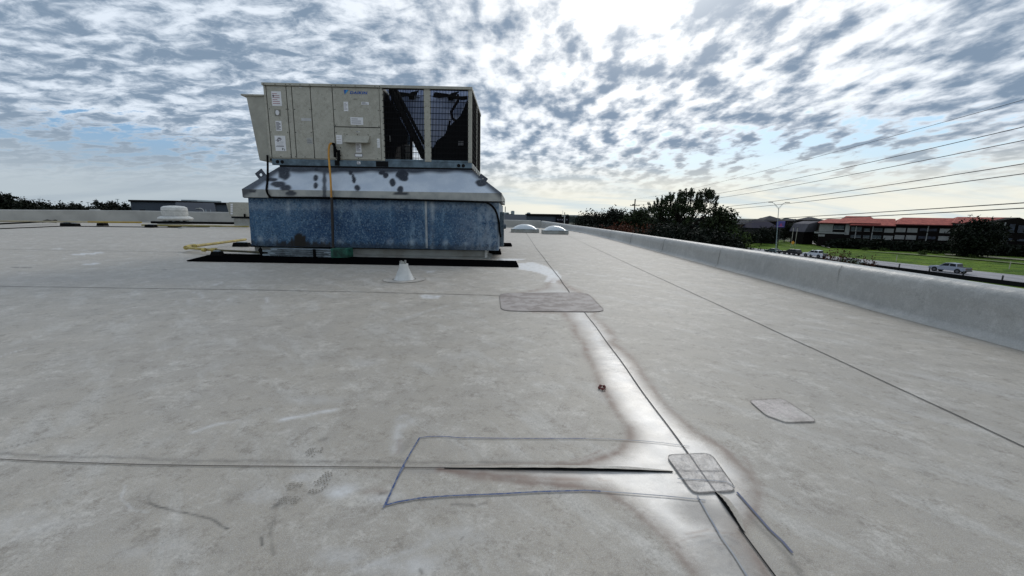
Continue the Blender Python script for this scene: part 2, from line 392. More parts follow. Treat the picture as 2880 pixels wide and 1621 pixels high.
def vnoise(P, sc, seed):
    r = np.random.default_rng(seed); out = np.zeros(len(P))
    for k in range(6):
        a = r.uniform(0, 6.28); f = sc*r.uniform(.6, 1.9); out += np.sin(P[:, 0]*f*math.cos(a)+P[:, 1]*f*math.sin(a)+r.uniform(0, 6.28))
    return out/6
wetpoly = GP([(1640, 826), (1590, 800), (1560, 782), (1538, 795), (1529, 808), (1500, 818), (1432, 828), (1500, 878), (1585, 880), (1605, 915), (1618, 938), (1639, 979), (1662, 1030), (1682, 1080), (1697, 1096), (1725, 1150), (1768, 1205), (1772, 1235), (1731, 1272), (1621, 1307), (1400, 1316), (1250, 1318), (1314, 1344), (1440, 1357), (1568, 1368), (1700, 1388), (1779, 1436), (1864, 1516), (1938, 1606), (1975, 1700), (2200, 1700), (2150, 1600), (2085, 1500), (2138, 1425), (2144, 1386), (2117, 1333), (2043, 1265), (1948, 1207), (1864, 1122), (1832, 1080), (1810, 1044), (1776, 998), (1726, 962), (1733, 948), (1717, 925), (1675, 895), (1668, 846), (1655, 828)])
jig = (np.stack([vnoise(PV, 9, 1), vnoise(PV, 9, 2)], 1)*.016+np.stack([vnoise(PV, 30, 3), vnoise(PV, 34, 4)], 1)*.008+np.stack([vnoise(PV, 90, 5), vnoise(PV, 95, 6)], 1)*.003)*np.clip(PV[:, 1:]*.5, .6, 2.5)
PJ = PV+jig
ins = inside(PJ, wetpoly); dw = dist_poly(PJ, wetpoly, True)
sd = np.where(ins, dw, -dw)
scl = .012+.010*PV[:, 1]
wet = np.clip(sd/(scl*4.6), 0, 1)**.8; wet = wet*wet*(3-2*wet)
ring = np.exp(-((sd-.2*scl)/(scl*.75))**2)*(.6+.5*vnoise(PV, 6, 8))+.30*np.exp(-((sd-1.2*scl)/(scl*1.6))**2)*(sd > 0)
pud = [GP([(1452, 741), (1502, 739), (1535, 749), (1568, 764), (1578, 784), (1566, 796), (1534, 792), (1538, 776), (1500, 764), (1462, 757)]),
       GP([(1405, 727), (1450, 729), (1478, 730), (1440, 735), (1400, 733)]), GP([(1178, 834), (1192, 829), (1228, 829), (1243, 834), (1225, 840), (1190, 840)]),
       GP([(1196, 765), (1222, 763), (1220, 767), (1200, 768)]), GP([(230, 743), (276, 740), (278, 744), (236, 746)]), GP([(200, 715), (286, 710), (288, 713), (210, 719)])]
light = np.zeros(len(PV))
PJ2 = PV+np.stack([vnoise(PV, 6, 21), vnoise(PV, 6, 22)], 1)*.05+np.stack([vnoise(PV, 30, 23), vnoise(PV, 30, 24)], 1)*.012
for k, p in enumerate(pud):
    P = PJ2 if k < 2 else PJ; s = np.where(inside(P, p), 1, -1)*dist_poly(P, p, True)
    m = np.clip(s/.05+.3, 0, 1); light = np.maximum(light, m*.95); wet = np.maximum(wet, m if k < 2 else m*.3)  # bright sky reflected in the puddles, painted as a whitish tone
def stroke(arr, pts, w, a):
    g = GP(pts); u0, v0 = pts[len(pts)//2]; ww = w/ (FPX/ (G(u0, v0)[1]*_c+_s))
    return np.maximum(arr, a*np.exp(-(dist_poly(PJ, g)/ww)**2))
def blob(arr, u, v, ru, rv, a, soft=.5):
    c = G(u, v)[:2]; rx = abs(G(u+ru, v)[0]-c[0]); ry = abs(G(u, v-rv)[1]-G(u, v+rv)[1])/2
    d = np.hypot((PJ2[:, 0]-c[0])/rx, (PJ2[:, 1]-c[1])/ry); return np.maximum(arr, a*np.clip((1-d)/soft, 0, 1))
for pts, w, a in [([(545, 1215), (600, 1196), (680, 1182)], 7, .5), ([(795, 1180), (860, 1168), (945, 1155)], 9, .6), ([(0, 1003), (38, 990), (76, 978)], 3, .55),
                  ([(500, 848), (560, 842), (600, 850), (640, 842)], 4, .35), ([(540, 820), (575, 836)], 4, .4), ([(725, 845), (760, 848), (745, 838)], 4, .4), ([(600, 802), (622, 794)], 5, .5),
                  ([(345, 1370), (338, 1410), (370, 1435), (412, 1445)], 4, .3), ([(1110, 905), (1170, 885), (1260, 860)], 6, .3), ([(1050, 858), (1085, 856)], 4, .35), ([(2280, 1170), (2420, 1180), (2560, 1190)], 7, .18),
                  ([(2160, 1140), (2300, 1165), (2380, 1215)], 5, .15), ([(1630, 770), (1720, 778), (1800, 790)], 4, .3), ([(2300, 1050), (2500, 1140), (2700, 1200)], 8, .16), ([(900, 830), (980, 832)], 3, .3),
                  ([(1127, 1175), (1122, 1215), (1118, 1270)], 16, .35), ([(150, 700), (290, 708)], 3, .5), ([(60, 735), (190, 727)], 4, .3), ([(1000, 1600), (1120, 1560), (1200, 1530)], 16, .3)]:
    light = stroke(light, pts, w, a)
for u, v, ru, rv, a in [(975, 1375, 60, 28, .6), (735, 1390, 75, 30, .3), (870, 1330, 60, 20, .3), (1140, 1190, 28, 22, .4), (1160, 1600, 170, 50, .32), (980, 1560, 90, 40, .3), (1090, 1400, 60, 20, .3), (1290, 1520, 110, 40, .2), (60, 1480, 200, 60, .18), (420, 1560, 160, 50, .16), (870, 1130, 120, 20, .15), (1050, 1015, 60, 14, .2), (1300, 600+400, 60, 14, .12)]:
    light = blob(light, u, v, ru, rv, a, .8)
ring = np.clip(ring, 0, 1)
for pts, w, a in [([(1240, 1320), (1330, 1333), (1440, 1343), (1560, 1350), (1650, 1352)], 13, 1.0), ([(1270, 1312), (1400, 1309), (1560, 1306)], 6, .45), ([(1420, 1352), (1500, 1352), (1580, 1362), (1660, 1360)], 4, .8), ([(1500, 1340), (1560, 1350), (1640, 1346), (1700, 1352)], 3, .6),
                  ([(1560, 1368), (1640, 1362), (1720, 1352)], 4, .55), ([(1690, 1268), (1640, 1290), (1560, 1305)], 5, .5), ([(1450, 1372), (1560, 1376), (1660, 1374)], 3, .4), ([(2100, 1290), (2145, 1370), (2140, 1420), (2110, 1450)], 9, .45), ([(1772, 1215), (1775, 1240), (1740, 1268)], 8, .4),
                  ([(1930, 1500), (1990, 1490), (2050, 1500), (2090, 1520)], 4, .6), ([(1900, 1530), (1960, 1506), (2020, 1512)], 3, .5), ([(2000, 1525), (2050, 1535), (2075, 1560)], 4, .5), ([(1126, 1240), (1120, 1275)], 8, .4), ([(1030, 1385), (1090, 1380)], 12, .35), ([(2060, 1100+40), (2090, 1150)], 3, .2)]:
    ring = stroke(ring, pts, w, a)
dark = np.zeros(len(PV))
for pts, w, a in [([(423, 1418), (440, 1428), (551, 1447), (600, 1460), (644, 1485)], 3.5, .75), ([(423, 1418), (418, 1400), (430, 1385)], 3, .35), ([(738, 1510), (739, 1535)], 3.5, .8), ([(1270, 1420), (1330, 1424), (1362, 1412)], 6, .5), ([(1075, 1388), (1090, 1384)], 6, .6),
                  ([(903, 1237), (915, 1232)], 7, .6), ([(768, 1430), (774, 1422)], 7, .7), ([(0, 1265), (70, 1248), (140, 1228)], 3, .5), ([(310, 1130), (360, 1115), (400, 1100)], 5, .25), ([(540, 1105), (590, 1100)], 5, .2),
                  ([(200, 930), (320, 900)], 8, .15), ([(30, 753), (90, 753)], 3.5, .75), ([(440, 761), (490, 757)], 3, .55), ([(395, 724), (440, 722)], 2, .4), ([(2430, 868), (2490, 880), (2552, 896)], 3.5, .9), ([(2350, 846), (2430, 868)], 5, .35),
                  ([(0, 1278), (300, 1288), (700, 1298), (1200, 1300), (1640, 1306), (1880, 1310)], 6.5, .42), ([(1180, 850), (1210, 855)], 5, .3), ([(1265, 858), (1240, 858)], 5, .3),
                  ([(1936, 1512), (1990, 1502), (2040, 1508), (2068, 1525)], 5, .5), ([(1950, 1525), (2000, 1516)], 4, .45), ([(2010, 1490), (2080, 1500)], 4, .4), ([(1905, 1530), (1915, 1540)], 6, .7), ([(2014, 1538), (2024, 1544)], 6, .75), ([(2050, 1560), (2056, 1590)], 5, .4),
                  ([(1180, 1600), (1185, 1610)], 5, .5), ([(770, 1560), (762, 1500), (775, 1455)], 4, .3), ([(1290, 1518), (1296, 1512)], 4, .5), ([(1460, 1558), (1462, 1562)], 4, .5), ([(2815, 1308), (2818, 1311)], 3, .7), ([(620, 950), (680, 940)], 5, .12),
                  ([(2090, 1440), (2210, 1560), (2300, 1680)], 13, .4), ([(1400, 1345), (1500, 1356), (1570, 1364), (1640, 1362)], 5, .4), ([(1290, 1330), (1500, 1343)], 8, .28)]:
    dark = stroke(dark, pts, w, a)
dark = blob(dark, 1130, 1260, 14, 30, .3); dark = blob(dark, 1085, 712+33, 0.1, 1, .01)
# shade line along the parapet foot, painted in as a dark dirty band
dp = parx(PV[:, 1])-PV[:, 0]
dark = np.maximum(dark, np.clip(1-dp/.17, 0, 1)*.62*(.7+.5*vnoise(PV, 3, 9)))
damp_grey = np.zeros(len(PV))
for u, v, ru, rv, a in [(1980, 1440, 90, 60, .8), (2060, 1570, 130, 110, .6), (1560, 815, 60, 16, .5), (1250, 1332, 190, 16, .55), (100, 790, 420, 45, .30), (520, 775, 330, 30, .26), (1500, 1335, 250, 22, .25), (700, 950, 500, 90, .12), (1390, 742, 70, 8, .5)]:  # damp by the seams; the wide left blobs just grey the sheet
    damp_grey = blob(damp_grey, u, v, ru, rv, a, .7)
zz = np.zeros(len(PV)); wet = wet*(1-.75*np.clip(damp_grey*1.2, 0, 1))
me = bpy.data.meshes.new('roof'); back_n = len(PV)
V3 = np.column_stack([PV, zz])
y0 = Ys[0]; y1 = Ys[-1]
extra = np.array([(-58, -8, 0), (4.2, -8, 0), (4.2, y0, 0), (-58, y0, 0), (-58, y1, 0), (4.2, y1, 0), (2.6, 31.6, 0), (-20, 30.5, 0), (-34, 30.0, 0), (-58, 30.0, 0)], float)
V3 = np.vstack([V3, extra]); b0 = back_n
faces = [tuple(int(i) for i in r) for r in q]+[(b0, b0+1, b0+2, b0+3), (b0+4, b0+5, b0+6, b0+7, b0+8, b0+9)]
me.from_pydata(V3.tolist(), [], faces); me.materials.append(MROOF)
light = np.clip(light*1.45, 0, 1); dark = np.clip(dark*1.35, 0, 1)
for nm, a in (('wet', wet), ('ring', ring), ('light', light), ('dark', dark), ('damp_grey', damp_grey)):
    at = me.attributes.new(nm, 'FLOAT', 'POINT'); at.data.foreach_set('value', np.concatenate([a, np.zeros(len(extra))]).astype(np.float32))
roof = bpy.data.objects.new('roof', me); COL.objects.link(roof); tag(roof, kind='structure')

# seams: thin lines along every sheet edge, open mouths where the lap has come loose
def ribbon(pts, w, z=.004, zt=None):
    g = [np.array([*p, z]) for p in pts]; n = len(g); ws = w if hasattr(w, '__len__') else [w]*n; vs = []
    for i in range(n):
        t = g[min(i+1, n-1)]-g[max(i-1, 0)]; t /= np.linalg.norm(t); nrm = np.array([-t[1], t[0], 0]); vs += [g[i]-nrm*ws[i]/2, g[i]+nrm*ws[i]/2]
    return MB().add(vs, [(2*i, 2*i+2, 2*i+3, 2*i+1) for i in range(n-1)])
def dens(pts, k=10, wob=0.0, ph=0.0):
    out = []
    for a, b in zip(pts[:-1], pts[1:]):
        for j in range(k):
            t = j/k; out.append((a[0]+(b[0]-a[0])*t, a[1]+(b[1]-a[1])*t))
    out.append(pts[-1]); out = [(x+wob*math.sin(x*3.1+y*7+ph), y+wob*math.sin(x*5.3+ph)) for x, y in out]; return out
A_ = GP([(-200, 1282), (0, 1294), (100, 1299), (200, 1303), (400, 1309), (600, 1312.5), (900, 1315), (1250, 1318)])
ribbon(dens(A_, 6), .0045).build('seam', MSEAM, roof)
B_ = GP([(-200, 800), (0, 806), (350, 811), (700, 816), (1050, 823), (1405, 832)])
ribbon(dens(B_, 6, .004), .012).build('seam', MSEAM, roof)
for pts, w in [([(-100, 701), (300, 706), (690, 714)], .020), ([(-100, 661), (300, 666), (690, 672)], .022), ([(1459, 734), (1505, 735), (1552, 736)], .018), ([(1440, 692.5), (1470, 693), (1503, 693.5)], .02),
               ([(1425, 667), (1600, 670), (1730, 673)], .022), ([(690, 622+30), (400, 647), (0, 641)], .02)]:
    ribbon(dens(GP(pts), 4, .003), w).build('seam', mat('seam_line', (.16, .15, .135), .8), roof)
L1 = [(.76, .55), (.765, .78), (.76, .95), (.757, 1.12)]
ribbon(dens(L1, 5), .005).build('seam', MBLK, roof)
L1b = list(GP([(1942, 1268+20), (1841, 1150), (1705, 960), (1640, 873)])); ribbon(dens(L1b, 8, .003), .006).build('seam', MSEAM, roof)
L1c = list(GP([(1602, 824), (1574, 784), (1509, 700), (1479, 655)])); ribbon(dens(L1c, 8, .004), .012).build('seam', MSEAM, roof)
L2 = [(2.31, .5), (2.33, 1.6), (2.36, 2.4), (2.42, 5), (2.46, 7.4), (2.6, 13), (2.78, 20), (2.85, 24)]
ribbon(dens(L2, 6, .003), [.009]*43).build('seam', MSEAM, roof)
# open seam mouths: a lifted lip of membrane over a black strip painting in the slot's shade
def lip(P0, P1, back, lift, wmax, name='open_seam'):
    P0 = np.array([*P0, 0.]); P1 = np.array([*P1, 0.]); t = (P1-P0); Ln = np.linalg.norm(t); t /= Ln; nrm = np.array([*back, 0.]); n = 28; vs = []; vb = []
    for i in range(n+1):
        k = i/n; e_ = min(1, math.sin(math.pi*k**1.35)*1.35); h = max(.0008, lift*math.sin(math.pi*k**1.35)*(1+.12*math.sin(i*1.9))); p = P0+t*Ln*k
        for j in range(6):
            s = j/5; zz_ = .003+h*(1-s)**2; vs.append(p+nrm*(s*(.006+.024*e_))+np.array([0, 0, zz_+.0018*(1-s)]))
        vb += [p-nrm*.004+np.array([0, 0, .003]), p+nrm*(.003+.02*e_)+np.array([0, 0, .0032])]
    m = MB(); m.add(vs, [(i*6+j, (i+1)*6+j, (i+1)*6+j+1, i*6+j+1) for i in range(n) for j in range(5)], 0)
    m.add(vb, [(2*i, 2*i+2, 2*i+3, 2*i+1) for i in range(n)], 1)
    # cut edge of the sheet
    m.add([v for i in range(n+1) for v in (vs[i*6], np.array(vs[i*6])-np.array([0, 0, .0012]))], [(2*i, 2*i+1, 2*i+3, 2*i+2) for i in range(n)], 2)
    return m.build(name, [MROOF, MBLK, MSEAM], roof)
pa = GP([(1250, 1318), (1892, 1329)]); lip(pa[0], pa[1], (0, 1), .0085, .01)
pb = GP([(2012, 1386), (2092, 1498)]); lip(pb[1], pb[0], (1, 0), .012, .01)

def sheet(px, name, m, z=.006, th=.003, edge=True, lab=None):
    g = [np.array([*p, z]) for p in GP(px)]; n = len(g)
    a = MB(); a.add([p+np.array([0, 0, 0]) for p in g], [tuple(range(n))[::-1]])
    # raised rim
    a.add(g+[p-np.array([0, 0, th+.002]) for p in g], [(i, (i+1) % n, n+(i+1) % n, n+i) for i in range(n)])
    o = a.build(name, m, roof)
    if edge:
        P = dens([tuple(p[:2]) for p in g]+[tuple(g[0][:2])], 4); ribbon(P, .0024 if px[0][1] > 1000 else .006, z+.0015).build('patch_edge', MEDGE, o)
    if lab: o['label'] = lab
    return o
def rnd(px, k=3):
    out = []; n = len(px)
    for i in range(n):
        p = np.array(px[i]); a = np.array(px[i-1]); b = np.array(px[(i+1) % n])
        for j in range(k+1):
            t = j/k; c0 = p+(a-p)*.16; c1 = p+(b-p)*.16; out.append(tuple((1-t)**2*c0+2*t*(1-t)*p+t*t*c1))
    return out
z7 = lambda x, y: (1040+x/1.894, 1080+y/1.894)
P1 = [z7(1575, 392), z7(1800, 378), z7(1945, 545), z7(1925, 577), z7(1740, 586), z7(1650, 515)]
p1o = sheet(rnd([z7(1575, 385), z7(1815, 378), z7(1955, 575), z7(1725, 586)], 4), 'membrane_patch', None, lab='translucent grey patch welded over the seam crossing') if False else None
MP1 = NT('wet_patch'); MP1.col(MP1.mix(MP1.ss(MP1.noise(22, 5, .7), .4, .6), (.37, .335, .305), (.55, .505, .465))); MP1.b.inputs['Roughness'].default_value = .3
MP1.bump(MP1.noise(38, 5, .6, scale=(1.3, .6, 1)), .6, .012); MP1 = MP1.m
sheet(rnd([z7(1575, 385), z7(1815, 376), z7(1955, 575), z7(1722, 588)], 4), 'membrane_patch', MP1, lab='grey patch welded over the seam crossing')
sheet(rnd([z7(2018, 92), z7(2200, 84), z7(2385, 205), z7(2215, 210), z7(2110, 172)], 3), 'membrane_patch', MPATCH, lab='small lens shaped patch right of the seams')
sheet(rnd([(1404, 826), (1650, 824), (1705, 879), (1410, 876)], 3), 'membrane_patch', MPATCH2, lab='brownish rectangular patch near the vent')
# seam ridges telegraphing through the junction patch
_j = lambda pts: [tuple(q) for q in GP([z7(*p) for p in pts])]
ribbon(dens(_j([(1700, 380), (1760, 470), (1840, 580)]), 4), .004, .0085).build('seam', mat('patch_ridge', (.29, .265, .25), .7), roof)
ribbon(dens(_j([(1625, 468), (1750, 470), (1880, 470)]), 4, .002), .003, .0085).build('seam', mat('patch_ridge_b', (.34, .315, .30), .7), roof)
ribbon(dens(_j([(1640, 515), (1760, 520), (1900, 530), (1945, 560)]), 4, .002), .004, .009).build('marker_line', MINK2, roof)
# blue marker outline
z7l = lambda L_: [tuple(p) for p in GP([z7(*p) for p in L_])]
ribbon(dens(z7l([(267, 290), (230, 350), (165, 460), (120, 560), (72, 665)]), 6, .0015), .0065, .0045).build('marker_line', MINK, roof)
ribbon(dens(z7l([(85, 650), (110, 590), (150, 500), (185, 440)]), 6, .001), .005, .0048).build('marker_line', MINK, roof)
ribbon(dens(z7l([(88, 650), (150, 633), (270, 612), (440, 600), (700, 591), (900, 580), (1150, 574), (1230, 578)]), 6, .001), .007, .0045).build('marker_line', MINK, roof)
ribbon(dens(z7l([(1230, 578), (1400, 590), (1600, 605), (1790, 625)]), 6, .001), .005, .0045).build('marker_line', MINK2, roof)
ribbon(dens(z7l([(267, 290), (330, 283), (400, 283), (480, 290), (700, 294), (900, 296), (1150, 296)]), 6, .002), .005, .0045).build('marker_line', MINK, roof)
ribbon(dens(z7l([(1150, 296), (1300, 300), (1450, 308), (1560, 318), (1700, 336)]), 6, .002), .004, .0045).build('marker_line', MINK2, roof)
ribbon(dens(z7l([(1955, 580), (2060, 700), (2130, 780), (2200, 845), (2250, 905)]), 6, .001), .008, .0045).build('marker_line', mat('grey_blue_ink', (.13, .145, .22), .7), roof)
ribbon(dens(z7l([(1745, 600), (1790, 680), (1870, 820), (1940, 920), (2020, 1050)]), 6, .001), .005, .0045).build('marker_line', MINK2, roof)
# shoe tread prints
tp = MB()
def tread(u, v, ru, rv, ang, nx, ny):
    c = G(u, v); sx = abs(G(u+ru, v)[0]-c[0]); sy = abs(G(u, v-rv)[1]-c[1]); ca, sa = math.cos(ang), math.sin(ang)
    for i in range(nx):
        for j in range(ny):
            a = (i+.5*(j % 2))/nx*2-1; b = j/ny*2-1
            if a*a+b*b > 1 or random.random() < .25: continue
            X = c[0]+(a*ca-b*sa)*sx; Y = c[1]+(a*sa+b*ca)*sy; w = sx/nx*.62; h = sy/ny*.5
            tp.add([(X-w, Y-h, .004), (X+w, Y-h, .004), (X+w, Y+h, .004), (X-w, Y+h, .004)], [(0, 1, 2, 3)])
tread(905, 1358, 22, 34, .3, 7, 11); tread(815, 1410, 32, 14, .1, 10, 6); tread(885, 1272, 26, 14, .2, 8, 6); tread(830, 1368, 24, 12, .2, 9, 4)
tag(tp.build('tread_print', mat('tread_dirt', (.22, .20, .17), .8), roof), kind='stuff')
# ------------------------------------------------------------------ parapet
def sweep(path, prof_of, name, m, close=False):
    # path: (x,y,h); prof: list of (offset outward, z)
    n = len(path); vs = []; k = None
    for i in range(n):
        a = np.array(path[max(i-1, 0)][:2]); b = np.array(path[min(i+1, n-1)][:2]); t = (b-a)/np.linalg.norm(b-a); nrm = np.array([t[1], -t[0]])
        pr = prof_of(path[i][2], i); k = len(pr)
        for o, z_ in pr: vs.append((path[i][0]+nrm[0]*o, path[i][1]+nrm[1]*o, z_))
    mb = MB().add(vs, [(i*k+j, i*k+j+1, (i+1)*k+j+1, (i+1)*k+j) for i in range(n-1) for j in range(k-1)])
    return mb
def dense_path(P, step):
    out = []
    for a, b in zip(P[:-1], P[1:]):
        n = max(1, int(np.linalg.norm(np.array(b[:2])-np.array(a[:2]))/step))
        for j in range(n): out.append(tuple(np.array(a)+(np.array(b)-np.array(a))*j/n))
    out.append(P[-1]); return out
def parprof(h, i):
    w = .34; j = .006*math.sin(i*.7)+.004*math.sin(i*1.9)
    return [(-.085, .002), (-.05, .012), (-.015, .035+j*.5), (.0, .07), (.008+j, h*.6), (.02+j*.5, h-.07), (.045, h-.028), (.085, h-.006), (.13, h), (w-.04, h-.012), (w, h-.04), (w+.01, h-.10), (w+.01, -9.5)]
par = sweep(dense_path(PARP, .35), parprof, 'parapet', MPAR).build('parapet_wall', MPAR, smooth=True)
tag(par, 'low membrane covered parapet running forward along the right roof edge', 'parapet')
bkp = [(2.2, 31.45, .57), (-6, 31.2, .62), (-20, 30.2, .82), (-28.2, 29.7, .86), (-33.3, 26.0, .80), (-60, 8, .75)]
def bprof(h, i):
    return [(o, z_) for o, z_ in ((-.05, .003), (0, .05), (.01, h-.05), (.05, h-.005), (.25, h), (.3, h-.05), (.3, -9.5))]
bpar = sweep([(x_, y_, h) for x_, y_, h in bkp][::1], lambda h, i: [(-a, b) for a, b in [(-.05*-1, .003)]]+[(0, .0)] if False else [(-o, z_) for o, z_ in bprof(h, i)], 'p', MPAR)
# direction runs leftward, so outward is on the right-hand side of travel
bpar = sweep([(x_, y_, h) for x_, y_, h in dense_path(bkp, 1.5)], bprof, 'p', MPAR).build('parapet_wall', mat('far_parapet', (.36, .355, .33), .6, var=.1, sc=.8), smooth=True)
tag(bpar, 'long far parapet wall closing off the back of the roof', 'parapet')
# overlapping sheet edge on the parapet face
sm = []
for k in range(15):
    t = k/14; zq = .06+t*.36; sm.append((4.205-.012+(.0 if t < .9 else .03*(t-.9)*10), 4.97+.02*math.sin(t*2)-(.05*(1-t*5)**2 if t < .2 else 0), zq))
MB().tube(sm, .0055, 5).build('sheet_edge', MPAR, par)
for yj in (1.6, 8.05, 11.2, 14.4, 17.6):
    xj = float(parx(yj)); MB().tube([(xj-.06, yj, .012), (xj-.012, yj+.01, .07), (xj-.005, yj, .2), (xj+.006, yj-.01, .33), (xj+.06, yj, .40)], .005, 5).build('sheet_edge', MPAR, par)
MB().tube([(4.205-.012, 4.92, .06), (4.19, 4.75, .052), (4.18, 4.5, .05)], .005, 5).build('sheet_edge', MPAR, par)

# ------------------------------------------------------------------ building under the roof
MB().add([(-60, -8.2, -9.6), (4.3, -8.2, -9.6), (4.3, -8.2, -.02), (-60, -8.2, -.02)], [(0, 1, 2, 3)]).build('building_wall', mat('stucco', (.4, .38, .34)), None)
tag(bpy.data.objects['building_wall'], kind='structure')

# ------------------------------------------------------------------ rooftop unit
YB = 8.72   # front of the galvanised adapter box
YC = 9.20   # front of the cabinet
YK = 8.93   # curb front
YR = 11.55  # back of the cabinet
avg = lambda *a: sum(a)/len(a)
CXR = -3.25; TILT = .0055
rtu = empty('rooftop_unit', (CXR, YC, 2.05), 'beige packaged air handler with wire guarded condenser bays and blue lettering', 'air conditioner')
MT = Matrix.Translation((CXR, YC, 2.05)) @ Matrix.Rotation(TILT, 4, 'Y') @ Matrix.Translation((-CXR, -YC, -2.05))
MTI = np.array(MT.inverted())
def T(u, v, Y=YC):      # photo point on the unit's front plane, before the unit's slight lean
    p = D(u, v, Y); return (MTI@np.array([*p, 1]))[:3]
def X2(u0, v0, u1, v1): return avg(T(u0, v0)[0], T(u1, v1)[0])
xl = X2(738, 232, 757, 445); xr = X2(1328, 247, 1326, 459); zt = avg(T(738, 232)[2], T(1328, 247)[2]); zb = avg(T(757, 446)[2], T(1326, 458)[2])
c2 = lambda x, y: (660+x/5.371, 210+y/5.371); c3 = lambda x, y: (1020+x/5.371, 210+y/5.371); c1 = lambda x, y: (660+x/2.59, 210+y/2.59)
def TX(p): return T(*p)[0]
def TZ(p): return T(*p)[2]
gx = avg(TX(c2(2190, 200)), TX(c2(2215, 1270)))      # end of panelled section
zl = zt-.055
s_ = [xl, avg(TX(c2(480, 160)), TX(c2(550, 1250))), avg(TX(c2(782, 160)), TX(c2(845, 1255))), avg(TX(c2(862, 200)), TX(c2(930, 1240))), avg(TX(c2(1145, 160)), TX(c2(1200, 1270))), avg(TX(c2(1480, 170)), TX(c2(1520, 1270))), gx]
body = MB(); body.box((xl+.01, YC+.02, zb), (gx, YR, zt-.02)); body.build('cabinet', MBEI, rtu)
zm = avg(TZ(c2(1510, 790)), TZ(c2(2200, 803)))
def panel(x0, x1, z0, z1, y=YC, m=MBEI, name='panel', par=rtu, g=.0085):
    o = MB().box((x0+g, y, z0+g), (x1-g, y+.018, z1-g)).build(name, m, par, bevel=.004); return o
MB().box((xl+.02, YC+.012, zb+.02), (gx-.02, YC+.022, zl-.005)).build('panel_joint', MGAP, rtu)
pans = []
for i in range(5):
    pans.append(panel(s_[i], s_[i+1], zb+.01, zl))
p_up = panel(s_[5], gx, zm, zl); p_lo = panel(s_[5], gx, zb+.01, zm)
MB().box((xl-.012, YC-.03, zl), (gx+.04, YR+.02, zt)).build('roof_cap', MBEI, rtu, bevel=.006)
for bx_ in ((gx+.041, YC-.03, xr+.012, YC+.10), (gx+.041, YR-.10, xr+.012, YR+.02), (xr-.10, YC+.101, xr+.012, YR-.101), (gx+.041, (YC+YR)/2-.05, xr-.101, (YC+YR)/2+.05)):
    MB().box((bx_[0], bx_[1], zl), (bx_[2], bx_[3], zt)).build('top_rim', MBEI, rtu)
for ix in range(2):
    for iy in range(2):
        fx_ = gx+.1+(xr-gx-.2)*(ix+.5)/2; fy_ = YC+.1+(YR-YC-.2)*(iy+.5)/2; rf = min((xr-gx-.2)/4, (YR-YC-.2)/4)*.94
        fb = MB()
        for kb in range(4):
            a_ = kb*math.pi/2+.4; fb.obox((fx_+rf*.5*math.cos(a_), fy_+rf*.5*math.sin(a_), zl+.02), (rf*.45*math.cos(a_), rf*.45*math.sin(a_), 0), (-rf*.22*math.sin(a_), rf*.22*math.cos(a_), .03), (0, 0, .004))
        fb.tube([(fx_, fy_, zl-.06), (fx_, fy_, zl+.04)], .07, 10)
        f_o = fb.build('fan_rotor', MDARK, rtu); f_o['kind'] = 'stuff'
scr = MB()
def screw(x_, z_, r=.011): scr.lathe_ = None; scr.add([(x_+r*math.cos(a), YC-.006, z_+r*math.sin(a)) for a in [k*math.pi/3 for k in range(6)]]+[(x_+r*math.cos(a), YC+.002, z_+r*math.sin(a)) for a in [k*math.pi/3 for k in range(6)]], [(5, 4, 3, 2, 1, 0)]+[(k, (k+1) % 6, 6+(k+1) % 6, 6+k) for k in range(6)])
for sx_, sy_ in [(525, 520), (780, 525), (808, 525), (905, 528), (1138, 530), (1167, 525), (550, 868), (803, 873), (830, 873), (923, 875), (1158, 878), (1185, 870), (785, 178), (1150, 185), (1500, 190), (1515, 530), (1525, 767), (1848, 775), (2178, 783), (1533, 878), (2170, 548), (2200, 548), (2185, 898), (2210, 898),
                 (850, 1213), (853, 1245), (920, 1243), (1063, 1248), (700, 1240), (1207, 1250), (1195, 1042), (1600, 1107), (1605, 1225), (2162, 1273), (2160, 207), (2190, 210), (1697, 905), (1858, 910), (2018, 913), (2043, 940), (2043, 1025), (1675, 930), (1872, 1267)]:
    p = T(*c2(sx_, sy_)); screw(p[0], p[2])
for sx_, sy_ in [(447, 132), (620, 135), (780, 138), (847, 138), (997, 143), (1145, 147), (1467, 155), (1530, 155), (1828, 165), (2125, 172), (2195, 172)]:
    p = T(*c2(sx_, sy_)); scr.box((p[0]-.008, YC-.037, zl+.012), (p[0]+.008, YC-.028, zl+.028))
for sx_, sy_ in [(935, 195), (1003, 195), (955, 483), (993, 483), (962, 1075), (998, 1075)]:
    p = T(*c3(sx_, sy_)); screw(p[0], p[2], .007)
tag(scr.build('screw', MSCREW, rtu), kind='stuff')
